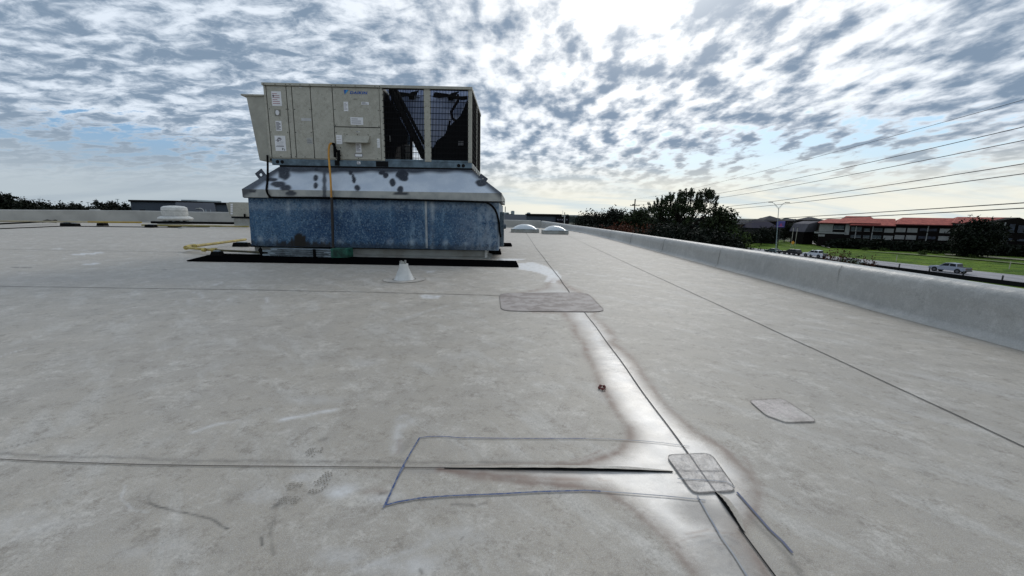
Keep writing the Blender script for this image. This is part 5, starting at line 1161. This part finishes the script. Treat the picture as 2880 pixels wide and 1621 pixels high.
for a_, b_ in (((60, 455), (480, 525)), ((25, 640), (440, 715)), ((2220, 350), (2350, 560)), ((2430, 380), (2576, 565)), ((1830, 680), (2290, 745)), ((2410, 710), (2600, 765))):
    w_ = mrect(m3(*a_), m3(*b_), 'balcony', mat('blue_grey_rail', (.035, .045, .075), .6, c2=(.01, .01, .016), sc=1.5) if 'blue_grey_rail' not in bpy.data.materials else bpy.data.materials['blue_grey_rail'], 3.3 if a_[0] > 1700 else .12)
    mrect(m3(a_[0], b_[1]-12), m3(*b_), 'rail', MRAILG, 3.4 if a_[0] > 1700 else .2, .06, w_)
mrect(m3(1830, 535), m3(2340, 548), 'balcony_edge', MPANW, 3.4)
for f, x0, y0, x1, y1 in ((m2, 995, 385, 960, 515), (m2, 965, 520, 945, 720), (m2, 1385, 390, 1360, 520), (m2, 1355, 535, 1325, 735), (m3, 275, 395, 245, 530), (m3, 238, 560, 200, 795), (m3, 2130, 310, 2085, 545), (m3, 2075, 590, 2025, 855), (m3, 1610, 640, 1590, 730), (m2, 830, 680, 818, 720)):
    o_ = 3.5 if (f is m3 and x0 > 1700) else .3
    s0, z0 = FPn(*f(x0, y0), o_); s1, z1 = FPn(*f(x1, y1), o_); sm_ = (s0+s1)/2; wbox(sm_-.14, sm_+.14, o_-.25, o_, z1, z0, 'column', MPANW)
mrect(m2(440, 455), m2(690, 473), 'rail', MPANW, .3); mrect(m2(1560, 690), m2(1640, 704), 'rail', MPANW, .3)
# rooftop mast with a flat head beyond the motel
p = D(2728, 610, 170); o = empty('street_lamp', (p[0], p[1], ZG), 'lamp with a flat dark head sticking up behind the red motel roof', 'street lamp')
MB().tube([(p[0], p[1], ZG-.4), (p[0], p[1], D(2728, 606, 170)[2])], .12, 6).build('pole', MSTRUT, o)
MB().box((p[0]-.8, p[1]-.3, D(2728, 606.5, 170)[2]), (p[0]+.8, p[1]+.3, D(2728, 605, 170)[2])).build('lamp_head', MPOST, o)

# ---- vegetation
def leafmat(name, c, c2):
    t = NT(name); oi = t.n('ShaderNodeNewGeometry'); t.col(t.mix(oi.outputs['Random Per Island'], c, c2)); t.b.inputs['Roughness'].default_value = .7; t.b.inputs['Specular IOR Level'].default_value = .2; return t.m
LF = leafmat('dark_green_leaves', (.010, .018, .007), (.035, .05, .015)); LFB = leafmat('black_green_leaves', (.0035, .006, .003), (.010, .015, .006)); LFR = leafmat('rust_brown_leaves', (.05, .014, .007), (.11, .035, .015)); LFO = leafmat('olive_leaves', (.02, .035, .008), (.06, .09, .015))
MBARK = mat('bark', (.02, .016, .013), .9, spec=.1)
def leaves(centres, n, spread, size, seed=0, up=1.0):
    r = np.random.default_rng(seed); C_ = np.array(centres)[r.integers(0, len(centres), n)]; P_ = C_+r.normal(0, 1, (n, 3))*np.array(spread)
    a = r.normal(0, 1, (n, 3)); a /= np.linalg.norm(a, axis=1)[:, None]; b = np.cross(a, r.normal(0, 1, (n, 3))); b /= np.linalg.norm(b, axis=1)[:, None]
    s = size*r.uniform(.6, 1.4, (n, 1)); v = np.stack([P_-a*s, P_+b*s*.5, P_+a*s, P_-b*s*.5], 1).reshape(-1, 3); return v, np.arange(4*n).reshape(-1, 4)
def meshnp(name, v, f, m, parent):
    me = bpy.data.meshes.new(name); me.from_pydata(v.tolist(), [], f.tolist()); me.materials.append(m); o = bpy.data.objects.new(name, me); COL.objects.link(o); put(o, parent); return o
def tree(name, pos, blobs, label, cat='tree', group=None, leafm=LF, n=6000, size=.12, clump=.28, seed=1, trunk_r=.16, twigs=14, shoots=0, ztop=None, ground=None):
    """blobs: (x,y,z,rx,ry,rz) ellipsoids of the crown"""
    r = np.random.default_rng(seed); gz = ZG-.4 if ground is None else ground
    o = empty(name, (pos[0], pos[1], gz), label, cat, group); cs = []
    vol = [b[3]*b[4]*b[5] for b in blobs]; tot = sum(vol)
    for b, vv in zip(blobs, vol):
        k = max(9, int(90*vv/tot)); d = r.normal(0, 1, (k, 3)); d /= np.linalg.norm(d, axis=1)[:, None]; rad = r.uniform(.35, 1, (k, 1))**.6
        cs += list(np.array(b[:3])+d*rad*np.array(b[3:]))
    tk = MB(); zc_ = min(b[2]-b[5]*.5 for b in blobs); tk.tube([(pos[0], pos[1], gz), (pos[0]+.1, pos[1], (gz+zc_)/2), (blobs[0][0], blobs[0][1], zc_), (blobs[0][0], blobs[0][1], blobs[0][2]+blobs[0][5]*.4)], [trunk_r*1.2, trunk_r, trunk_r*.8, trunk_r*.25], 7)
    sh = []
    for i in range(twigs):
        c = cs[r.integers(0, len(cs))]; s = np.array((blobs[0][0], blobs[0][1], zc_+r.uniform(0, .8)*max(.1, blobs[0][2]-zc_))); mid = (s+c)/2+[0, 0, -.05*np.linalg.norm(c-s)]
        tk.tube([s, mid, c], [trunk_r*.4, trunk_r*.22, trunk_r*.06], 4, caps=False)
    for i in range(shoots):
        b = blobs[r.integers(0, len(blobs))]; a = r.uniform(0, 6.28); k = r.uniform(.1, .95); base = np.array(b[:3])+[math.cos(a)*b[3]*k, math.sin(a)*b[4]*k, b[5]*math.sqrt(1-k*k)*.75]
        Ls = r.uniform(.35, 1.1)*.5*b[5]; tip = base+np.array([math.cos(a)*k*.5, math.sin(a)*k*.5, 1])*Ls
        tk.tube([base-[0, 0, .5], tip], [trunk_r*.12, trunk_r*.04], 3, caps=False); sh += [base+(tip-base)*f for f in np.linspace(0, 1, 8)]
    tk.build('trunk', MBARK, o)
    v, f = leaves(cs, n, (clump,)*3, size, seed)
    if sh:
        v2, f2 = leaves(sh, shoots*26, (clump*.22,)*3, size*.8, seed+1); f = np.vstack([f, f2+len(v)]); v = np.vstack([v, v2])
    meshnp('crown', v, f, leafm, o); return o
def bl(u, v, ru, rv, Y, ry=None):
    c = D(u, v, Y); k = Y/FPX*1.0; return (c[0], c[1], c[2], ru*k, (ry or ru*k), rv*k)
def tr(u, v, Y): p = D(u, v, Y); return (p[0], p[1])
tree('leafy_tree', tr(1930, 640, 30), [bl(1925, 630, 88, 58, 30), bl(1985, 582, 26, 40, 30), bl(1885, 588, 42, 34, 30), bl(1935, 575, 38, 34, 30), bl(1850, 620, 50, 40, 30)], 'tall dark leafy tree rising highest behind the right-hand parapet', group=None, n=9000, size=.085, clump=.13, seed=3, twigs=120, shoots=190, leafm=LF)
tree('leafy_tree', tr(2030, 660, 30), [bl(2025, 640, 38, 45, 30), bl(2045, 665, 30, 35, 31)], 'bushy dark tree joined to the right flank of the tallest tree', n=7000, size=.10, clump=.22, seed=4, shoots=24)
tree('leafy_tree', tr(1800, 640, 34), [bl(1800, 635, 45, 36, 34), bl(1775, 640, 30, 28, 34)], 'dark tree just right of the utility pole', n=8000, size=.11, clump=.25, seed=5, shoots=22)
tree('leafy_tree', tr(1730, 640, 36), [bl(1725, 635, 50, 33, 36)], 'dark rounded tree just left of the utility pole', n=9000, size=.10, clump=.3, seed=6, shoots=20, leafm=LFB)
tree('leafy_tree', tr(1668, 640, 38), [bl(1672, 637, 42, 31, 38), bl(1640, 645, 26, 20, 38)], 'dark tree at the far left end of the row behind the parapet', n=9000, size=.10, clump=.3, seed=7, shoots=16, leafm=LFB)
tree('leafy_tree', tr(1760, 665, 29), [bl(1740, 668, 75, 26, 29), bl(1820, 672, 60, 30, 29)], 'rust tinged bush low behind the parapet under the utility pole', cat='bush', n=9000, size=.09, clump=.25, seed=8, leafm=LFR)
tree('leafy_tree', tr(1900, 690, 26), [bl(1870, 680, 70, 35, 26), bl(1990, 700, 75, 38, 26), bl(1920, 690, 60, 40, 26)], 'dense dark bush filling in below the tallest tree', cat='bush', n=16000, size=.10, clump=.3, seed=9, leafm=LFB)
tree('leafy_tree', tr(2080, 700, 28), [bl(2066, 690, 34, 30, 28), bl(2055, 705, 34, 22, 28)], 'dark green bush at the right end of the row, above the parapet', cat='bush', n=6500, size=.09, clump=.2, seed=10, shoots=14, leafm=LFO)
tree('leafy_tree', tr(1650, 655, 34), [bl(1660, 660, 50, 16, 34), bl(1720, 665, 50, 20, 34)], 'low black hedge like bush directly above the far stretch of parapet', cat='bush', n=7000, size=.10, clump=.3, seed=18, leafm=LFB)
def twiggy(u, v, Y, n, leafm, label, w=30, h=30, seed=1):
    r = np.random.default_rng(seed); b = D(u, v, Y); o = empty('twiggy_shrub', (b[0], b[1], ZG-.4), label, 'shrub', 'twiggy shrubs peeking over the parapet'); st = MB(); cs = []; k = Y/FPX
    for i in range(n):
        x_ = r.uniform(-w, w)*k; top = (r.uniform(.1, 1)*h)*k*(1-.4*abs(x_/(w*k))); base = b+[x_*.5, r.uniform(-.2, .2), -1.2]; tip = b+[x_, r.uniform(-.4, .4), top]
        st.tube([base, (base+tip)/2+[0, 0, .1], tip], [.014, .01, .004], 4, caps=False); cs += [base+(tip-base)*f for f in np.linspace(.35, 1, 6)]
    st.tube([(b[0], b[1], ZG-.4), (b[0], b[1], b[2]-1.1)], [.1, .06], 6)
    st.build('stems', MBARK, o); v_, f_ = leaves(cs, n*34, (.07, .07, .07), .055, seed); meshnp('crown', v_, f_, leafm, o)
twiggy(2070, 712, 27, 12, LFB, 'sparse dark shrub leftmost of those over the parapet', 35, 32, 1)
twiggy(2120, 716, 27, 12, LFB, 'sparse dark shrub in front of the dark car with a shining roof', 38, 28, 2)
twiggy(2180, 722, 27, 8, LFB, 'low dark shrub at the foot of the double arm lamp', 25, 20, 3)
twiggy(2345, 738, 24, 24, LFR, 'reddish shrub right behind the white pickup', 32, 40, 4)
twiggy(2385, 745, 24, 14, LFO, 'greenish twiggy shrub in front of the white sedan', 32, 38, 5)
twiggy(2430, 750, 23.5, 14, LFR, 'reddish twiggy shrub at the right of the white sedan', 25, 34, 6)
# trees by the motel
p = G(2760, 722, ZG)
tree('leafy_tree', (p[0], p[1]), [(p[0]-3, p[1], ZG+6, 5.2, 5, 4.2), (p[0]-4, p[1], ZG+3.5, 3.6, 3, 2.6)], 'big round dark tree in front of the motel', n=14000, size=.35, clump=.9, seed=12, trunk_r=.3, leafm=LFB)
def ftree(u, vb, vt, ru, label, lm=LFB, n=3000, seed=1, group='dark trees by the houses'):
    p = G(u, vb, ZG); k = p[1]/FPX; zt_ = D(u, vt, p[1])[2]; h = (zt_-ZG)
    tree('leafy_tree', (p[0], p[1]), [(p[0], p[1], ZG+h*.58, ru*k, ru*k, h*.42)], label, n=n, size=.3, clump=.6, seed=seed, trunk_r=.18, leafm=lm, group=group, twigs=6)
for i, a in enumerate([(2062, 688, 640, 26, 'dark tree at the left of the houses, just right of the parapet bushes'), (2105, 690, 652, 24, 'low dark tree below the brick house'), (2140, 688, 645, 22, 'dark tree below the purple grey house'), (2172, 685, 640, 20, 'dark tree touching the double arm lamp pole'),
                       (2205, 680, 632, 20, 'dark tree directly behind the blue sign'), (2230, 678, 626, 18, 'tall dark tree behind the thin light poles'), (2256, 679, 640, 16, 'dark tree beside the right thin light pole'), (2280, 681, 650, 14, 'small dark tree left of the pale motel wall'),
                       (2306, 689, 662, 9, 'small street tree on the pale driveway'), (2331, 691, 668, 8, 'smaller street tree nearest the dark hedge')]): ftree(*a, seed=30+i)
# hedge in front of the motel
hg = empty('hedge', W3(40, 7, ZG), 'long dark hedge hiding the ground floor of the motel', 'hedge')
cs = []; sL = FPn(*m2(395, 800), 7)[0]; sR = FPn(*m3(2900, 1000), 7)[0]; r = np.random.default_rng(5)
for i in range(260): cs.append(np.array(W3(r.uniform(sL, sR+5), 7+r.uniform(-1, 1), ZG+r.uniform(0, 2.9))))
v, f = leaves(cs, 16000, (1.0, 1.0, .35), .42, 9); meshnp('foliage', v, f, LFB, hg)
wbox(sL, sR+5, 6.3, 7.6, ZG-.4, ZG+2.6, 'hedge_core', mat('hedge_core', (.004, .006, .003), .95, spec=.05), hg)
# small tufts on the field
for i, (u, v, w, lb) in enumerate([(2432, 703, 1.2, 'dark tuft on the field left of the others, near the hedge'), (2484, 705, 1.5, 'dark tuft on the field under the three pale panels'), (2597, 711, 1.6, 'dark tuft on the field above the silver pickup roof'), (2630, 713, 1.5, 'dark tuft second right of the field row'), (2663, 714, 1.0, 'smallest dark tuft next to the worn path'),
                                   (2700, 719, 1.6, 'dark tuft below the big round tree'), (2736, 723, 1.8, 'flat dark tuft right of the big round tree foot'), (2595, 717, 1.0, 'low tuft closest to the road above the silver pickup')]):
    p = G(u, v, ZG); o = empty('grass_tuft', (p[0], p[1], ZG), lb, 'tuft', 'dark tufts on the grass field'); vv, ff = leaves([np.array((p[0]+dx_, p[1], ZG+.2)) for dx_ in (-w*.4, 0, w*.4)], 220, (w*.35, w*.3, .28), .22, 60+i); meshnp('blades', vv, ff, LFO, o)

# ---- houses
MSH = mat('dark_shingle', (.03, .032, .04), .9, sc=.8); MBRK = mat('red_brick_wall', (.12, .045, .03), .9, c2=(.02, .012, .012), sc=1.2); MPUR = mat('grey_shingle_roof', (.085, .08, .095), .9, sc=.7)
def house(x0, x1, vt, ve, vb, Y, label, wm, rm, hip=.35, wins=0):
    a, b = D(x0, vb, Y), D(x1, vb, Y); zt_, ze_ = D((x0+x1)/2, vt, Y)[2], D((x0+x1)/2, ve, Y)[2]; w = b[0]-a[0]; dp_ = max(10, w*.5)
    o = empty('house', ((a[0]+b[0])/2, Y, ZG-.4), label, 'house'); MB().box((a[0], Y, ZG-.4), (b[0], Y+dp_, ze_)).build('wall', wm, o); e = .6
    MB().add([(a[0]-e, Y-e, ze_), (b[0]+e, Y-e, ze_), (b[0]+e, Y+dp_+e, ze_), (a[0]-e, Y+dp_+e, ze_), (a[0]+w*hip, Y+dp_/2, zt_), (b[0]-w*hip, Y+dp_/2, zt_)], [(0, 1, 5, 4), (1, 2, 5), (2, 3, 4, 5), (3, 0, 4), (3, 2, 1, 0)]).build('roof', rm, o)
    for i in range(wins):
        xx = a[0]+w*(i+.6)/(wins+.3); wn = MB().box((xx-.6, Y-.04, ze_-2.6), (xx+.6, Y+.02, ze_-1.1)).build('window', MGLASS, o); MB().box((xx-.7, Y-.06, ze_-2.75), (xx+.7, Y-.045, ze_-2.61)).build('sill', MPANW, wn)
    return o
house(2058, 2122, 617, 631, 672, 175, 'red brick house left of the double arm lamp, half behind trees', MBRK, MSH, .3, 4)
house(2112, 2186, 621, 642, 672, 168, 'wide house with a dull purple grey roof beside the lamp pole', mat('dim_wall', (.02, .017, .02), .9), mat('purple_shingle', (.022, .018, .035), .9), .2, 4)
house(2146, 2204, 607.5, 621, 650, 230, 'far house whose dark pointed roof stands against the sky by the lamp', MWALLD, MSH, .48)
house(2215, 2250, 615, 622, 650, 240, 'small far house with a low pointed roof right of the blue sign', MWALLD, MSH, .48)
house(2268, 2312, 611, 620, 660, 215, 'far house with a dark flat topped roof left of the motel', MWALLD, MSH, .38)
p = D(2284, 655, 165); o = empty('house', (p[0], p[1], ZG-.4), 'house with a long pale grey slanting roof touching the motel', 'house')
MB().prism([D(2262, 653, 165), D(2292, 653, 165), D(2304, 623, 165), D(2276, 630, 165)], (0, 9, 0)).build('roof', MPUR, o); MB().box((D(2264, 653, 165)[0], 165.5, ZG-.4), (D(2292, 653, 165)[0], 173, D(2270, 652, 165)[2])).build('wall', MWALLD, o)

# ---- lamps, poles, signs on the right
p = G(2181, 719, ZG); Yl = p[1]; o = empty('street_lamp', p, 'tall pale lamp post with two V shaped arms over the road', 'street lamp'); q = lambda u, v: D(u, v, Yl)
MB().tube([p, q(2190, 586)], [.14, .07], 8).build('pole', MSTRUT, o)
for s, (u1, v1), (u2, v2) in ((-1, (2178, 573), (2164, 569)), (1, (2202, 573), (2219, 569.5))):
    MB().tube([q(2190, 586), q(u1, v1), q((u1+u2)/2, (v1+v2)/2-1.2)], .05, 6).build('arm', MSTRUT, o)
    e = q((u1+u2)/2, (v1+v2)/2-1.2); f_ = q(u2, v2); c = (e+f_)/2; MB().obox(c, (abs(f_[0]-e[0])/2+.15, 0, 0), (0, .22, 0), (0, 0, .07)).build('lamp_head', MPOST, o)
    MB().tube([q(2190, 590), q(u1, v1+2)], .025, 5).build('brace', MSTRUT, o)
for u0, vt, vb, lb in ((2232, 640, 674, 'thin light pole left of its twin, above the yellow sign'), (2243, 641, 676, 'thin light pole right of its twin, short of the motel')):
    a = D(u0, vt, 150); o = empty('light_pole', (a[0], a[1], ZG), lb, 'light pole', 'thin poles beside the driveway'); MB().tube([(a[0], 150, ZG-.3), a], .09, 6).build('pole', MPALE, o); MB().box((a[0]-.35, 149.8, a[2]), (a[0]+.35, 150.2, a[2]+.12)).build('lamp_head', MPOST, o)
a, b = D(2186, 622, 135), D(2207, 641, 135); o = empty('sign', ((a[0]+b[0])/2, 135, ZG), 'blue rounded sign with a pink bell emblem beside the lamp pole', 'sign')
MB().box((a[0], 135, b[2]), (b[0], 135.3, a[2])).build('sign_face', paint('sign_blue', (.008, .008, .20)), o, bevel=.25)
cxs = (a[0]+b[0])/2; MPK = mat('sign_pink', (.30, .03, .14), .5)
bell = [(-.62, -.55), (-.42, -.3), (-.36, .1), (-.2, .38), (0, .45), (.2, .38), (.36, .1), (.42, -.3), (.62, -.55)]
MB().prism([(cxs+x_*.8, 134.98, (a[2]+b[2])/2-.1+z_*.9) for x_, z_ in bell], (0, -.04, 0)).build('emblem', MPK, o)
MB().box((cxs-.95, 134.94, b[2]+.32), (cxs+.95, 134.98, b[2]+.52)).build('lettering_band', mat('sign_lilac', (.30, .14, .34), .5), o)
MB().tube([(cxs, 135.2, ZG-.3), (cxs, 135.2, b[2])], .12, 6).build('post', MPOST, o)
p = D(2230, 683, 128); o = empty('road_sign', (p[0], 128, ZG), 'yellow diamond warning sign on the grass in front of the houses', 'road sign')
MB().prism([(p[0]-.62, 128, p[2]), (p[0], 128, p[2]-.62), (p[0]+.62, 128, p[2]), (p[0], 128, p[2]+.62)], (0, .04, 0)).build('sign_plate', mat('sign_yellow', (.62, .28, .01), .5), o)
MB().tube([(p[0], 128.08, ZG-.3), (p[0], 128.08, p[2]-.5)], .04, 6).build('post', MSTRUT, o)
# utility pole and wires
PF = np.array([34.0, 112.0]); PN = np.array([21.0, -6.0])
def upole(P_, ztop, label):
    o = empty('utility_pole', (P_[0], P_[1], ZG-.4), label, 'utility pole'); MB().tube([(P_[0], P_[1], ZG-.4), (P_[0], P_[1], ztop)], [.22, .16], 8).build('pole', MBARK, o)
    return o
zt_ = D(1772, 560, 112)[2]; u1 = upole(PF, zt_, 'wooden utility pole with one crossarm among the dark trees')
za = D(1772, 578.5, 112)[2]; MB().box((PF[0]-1.3, PF[1]-.08, za-.08), (PF[0]+1.3, PF[1]+.08, za+.08)).build('crossarm', MBARK, u1)
for dx_ in (-1.2, -.5, .5, 1.2): MB().tube([(PF[0]+dx_, PF[1], za+.08), (PF[0]+dx_, PF[1], za+.32)], .05, 5).build('insulator', MSTRUT, u1)
def wire(near, mid, far_z, label, rad):
    # near/mid are photo points; the wire hangs in the vertical plane between the two poles
    def hit(u, v):
        d = ray(u, v); e = PN-PF; A = np.array([[d[0], -e[0]], [d[1], -e[1]]]); s, t = np.linalg.solve(A, PF); return t, EYE+d[2]*s
    t1, z1 = hit(*mid); t2, z2 = hit(*near); co_ = np.polyfit([0, t1, t2], [far_z, z1, z2], 2)
    if co_[0] < 0: co_ = np.array([0, (z2-z1)/(t2-t1), z1-(z2-z1)/(t2-t1)*t1])
    pts = [(*(PF+(PN-PF)*t), float(np.polyval(co_, t))) for t in np.linspace(0, 1.0, 60)]
    o = empty('overhead_wire', (PF[0], PF[1], far_z), label, 'power line', 'overhead power lines on the right'); MB().tube(pts, rad, 5).build('wire', MPOST, o)
wire((2880, 281), (1990, 521), zt_, 'topmost and thinnest power line, running up to the right', .012)
wire((2880, 357), (1995, 549), za+1.3, 'second power line from the top', .019); wire((2880, 395), (1995, 561), za+.4, 'third power line from the top', .019)
wire((2880, 461), (2020, 584), za-.6, 'fourth power line from the top', .021); wire((2880, 489), (2040, 590), za-1, 'fifth power line, just under the fourth', .021)
wire((2880, 571), (2150, 617), -1.1, 'sixth power line, upper of the low pair crossing the motel roof', .026); wire((2880, 586), (2150, 624), -1.6, 'lowest power line, crossing the motel roof', .026)

# ---- centre background
MBW = mat('grey_store_wall', (.16, .17, .20), .8, sc=.05, var=.06); MBD = mat('dark_blue_wall', (.055, .07, .09), .8, c2=(.045, .055, .075), sc=.08); MBK = mat('black_cladding', (.006, .006, .007), .8, spec=.1)
def slabb(x0, x1, vt, vb, Y, dep, nm, m, par, dy=0.0):
    a, b = D(x0, (vt), Y), D(x1, (vt), Y); zt2 = D((x0+x1)/2, vt, Y)[2]; zb2 = ZG-.4 if vb is None else D((x0+x1)/2, vb, Y)[2]; return MB().box((a[0], Y-dy, zb2), (b[0], Y+dep, zt2)).build(nm, m, par)
st = empty('store_building', (D(1520, 610, 250)[0], 250, ZG-.4), 'low far store with a black top band and a black sign block', 'building')
slabb(1380, 1481, 603.3, None, 250, 30, 'wall', MBW, st); slabb(1481.2, 1563, 608.5, None, 250, 30, 'wall', MBD, st); slabb(1481.2, 1580, 602.2, 608.4, 250, 30, 'parapet_band', MBK, st, .6); slabb(1563.2, 1600.5, 607, None, 250, 28, 'sign_block', MBK, st, 1.0)
def text(body, u, v, size, Y, m, par, rot=0):
    c = bpy.data.curves.new('lettering', 'FONT'); c.body = body; c.size = size; c.extrude = .02; c.materials.append(m); o = bpy.data.objects.new('lettering', c); COL.objects.link(o); o = font_mesh(o); o['kind'] = 'stuff'; p = D(u, v, Y)
    o.matrix_world = Matrix.Translation((p[0], Y, p[2])) @ Matrix.Rotation(math.pi/2, 4, 'X'); bpy.context.view_layer.update(); put(o, par)
MTXT = mat('letter_pale', (.35, .33, .42), .6); text('e v a i', 1567, 620, 1.9, 248.9, MTXT, st); text('n', 1592, 620, 1.9, 248.9, MTXT, st)
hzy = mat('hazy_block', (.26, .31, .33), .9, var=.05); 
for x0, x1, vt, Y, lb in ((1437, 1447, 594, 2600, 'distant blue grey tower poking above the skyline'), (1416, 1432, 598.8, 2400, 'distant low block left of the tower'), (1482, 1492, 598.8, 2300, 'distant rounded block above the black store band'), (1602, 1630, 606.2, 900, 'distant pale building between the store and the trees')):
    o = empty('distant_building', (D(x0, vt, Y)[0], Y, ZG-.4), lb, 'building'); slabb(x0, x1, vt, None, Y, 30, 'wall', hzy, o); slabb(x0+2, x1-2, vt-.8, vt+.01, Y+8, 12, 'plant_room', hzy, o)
p = G(1586, 634, -3); p = D(1588, 620, 90); o = empty('light_pole', (p[0], 90, ZG-.4), 'white light pole with a bracket in front of the black sign block', 'light pole')
MB().tube([(D(1586.5, 640, 90)[0], 90, ZG-.4), D(1588, 608, 90)], .10, 8).build('pole', MWHITE, o); MB().tube([D(1588, 608, 90), D(1588.3, 597.5, 90)], .08, 8).build('pole_top', MBARK, o)
MB().obox(D(1585.5, 608.3, 90), (.42, 0, .02), (0, .15, 0), (0, 0, .08)).build('bracket', MWHITE, o); MB().tube([D(1582.7, 606, 89), D(1583, 592.5, 89)], .035, 5).build('antenna', MSTRUT, o)
# ---- left background
YL = 110.0
lb_ = empty('warehouse', (D(480, 580, YL)[0], YL, ZG-.4), 'long grey blue warehouse with dark roof bands beyond the far parapet', 'building')
slabb(366, 495, 565.5, None, YL, 30, 'wall', MBD, lb_); slabb(364, 496, 563.5, 568.8, YL, 30, 'roof_band', MBK, lb_, .4); slabb(495.2, 606, 570.6, None, YL, 30, 'wall', MBW, lb_, .3); slabb(606.2, 760, 572, None, YL, 30, 'wall', MBD, lb_); slabb(605.5, 760, 571, 577, YL, 30, 'roof_band', MBK, lb_, .4)
slabb(509, 553, 562.5, 570.5, YL+9, 10, 'rooftop_box', hzy, lb_); slabb(552.2, 561, 567, 570.5, YL+9, 8, 'rooftop_box', hzy, lb_); slabb(394, 409, 590, 604, YL, .3, 'loading_door', MBK, lb_, .1)
for i, (u, vt, Y, lb) in enumerate(((8, 548, 70, 'tallest dark tree at the left picture edge'), (40, 562, 78, 'dark tree second from the left picture edge'), (80, 567, 84, 'dark tree third from the left, slightly lower'), (120, 571, 95, 'low dark tree in the dip of the left tree line'), (160, 572, 100, 'dark tree left of the pale arm lamp'),
                             (200, 575, 105, 'lowest dark tree, left of the white arm lamp'), (238, 576, 110, 'dark tree just behind the white arm lamp'), (272, 570, 105, 'rounded dark tree right of the white arm lamp'), (305, 571, 108, 'dark tree between two rounded ones, left of the warehouse'), (340, 574, 112, 'dark tree closest to the warehouse corner'))):
    k = Y/FPX; zt2 = D(u, vt, Y)[2]; h = zt2-ZG; p = D(u, vt, Y)
    tree('leafy_tree', (p[0], p[1]), [(p[0], p[1], ZG+h*.6, 26*k, 24*k, h*.42), (p[0]+6*k, p[1], ZG+h*.4, 28*k, 20*k, h*.36)], lb, n=9000, size=.26, clump=.42, seed=80+i, trunk_r=.2, leafm=LFB, group='tree line on the left', twigs=5)
for u, vt, Y, lb in ((110, 560, 260, 'thin far pole above the left trees, leftmost'), (167, 566, 260, 'thin far pole above the left trees, second from left'), (202, 567, 240, 'thin far pole above the dip in the left tree line'), (247, 570, 240, 'thin far pole near the white arm lamp'), (330, 561, 220, 'thin far pole left of the warehouse')):
    a = D(u, vt, Y); o = empty('light_pole', (a[0], Y, ZG-.4), lb, 'light pole', 'thin poles over the left trees'); MB().tube([(a[0], Y, ZG-.4), a], .16, 5).build('pole', hzy, o); MB().box((a[0]-.9, Y-.2, a[2]-.1), (a[0]+.9, Y+.2, a[2]+.12)).build('crossarm', hzy, o)
o = empty('street_lamp', (D(574, 597, 60)[0], 60, ZG-.4), 'white gooseneck lamp in front of the warehouse wall', 'street lamp'); Q = lambda u, v: D(u, v, 60)
MB().tube([(Q(574, 597)[0], 60, ZG-.4), Q(574, 597), Q(571, 590), Q(566, 586.5), Q(560, 586)], [.07, .06, .05, .045, .04], 6).build('arm', MWHITE, o, smooth=True); MB().obox(Q(557, 588.5), (.2, 0, 0), (0, .12, 0), (0, 0, .07)).build('lamp_head', MPOST, o); MB().obox(Q(556.5, 587), (.25, 0, 0), (0, .14, 0), (0, 0, .03)).build('lamp_hood', MWHITE, o)
o = empty('street_lamp', (D(256, 597, 60)[0], 60, ZG-.4), 'white arm lamp bent over in front of the left tree line', 'street lamp')
MB().tube([(Q(256, 597)[0], 60, ZG-.4), Q(256, 596), Q(257, 591)], .11, 6).build('pole', MWHITE, o); MB().obox(Q(266.5, 590), (.62, 0, 0), (0, .2, 0), (0, 0, .06)).build('lamp_head', MWHITE, o)
tag(slabb(560, 720, 596.5, None, 45, .4, 'wall', MPANW, None), 'low pale wall strip in front of the warehouse', 'wall')
# far wood closing the horizon
r = np.random.default_rng(77); m = MB(); n = 900; vs = []
for i in range(n+1):
    a = math.radians(-80+160*i/n); R_ = 620+90*math.sin(i*.05); h = ZG+9.2+1.4*math.sin(i*.13)+1.0*math.sin(i*.41+1)+.9*r.uniform(-1, 1); x_, y_ = R_*math.sin(a), R_*math.cos(a); vs += [(x_, y_, ZG-.4), (x_*1.0, y_*1.0, h-1.5+r.uniform(-.3, .3)), (x_*1.01, y_*1.01, h), (x_*1.06, y_*1.06, h-2)]
m.add(vs, [(i*4+j, (i+1)*4+j, (i+1)*4+j+1, i*4+j+1) for i in range(n) for j in range(3)])
tag(m.build('distant_wood', mat('distant_wood', (.05, .065, .06), .95, c2=(.02, .028, .024), sc=.05, spec=.05)), kind='stuff')
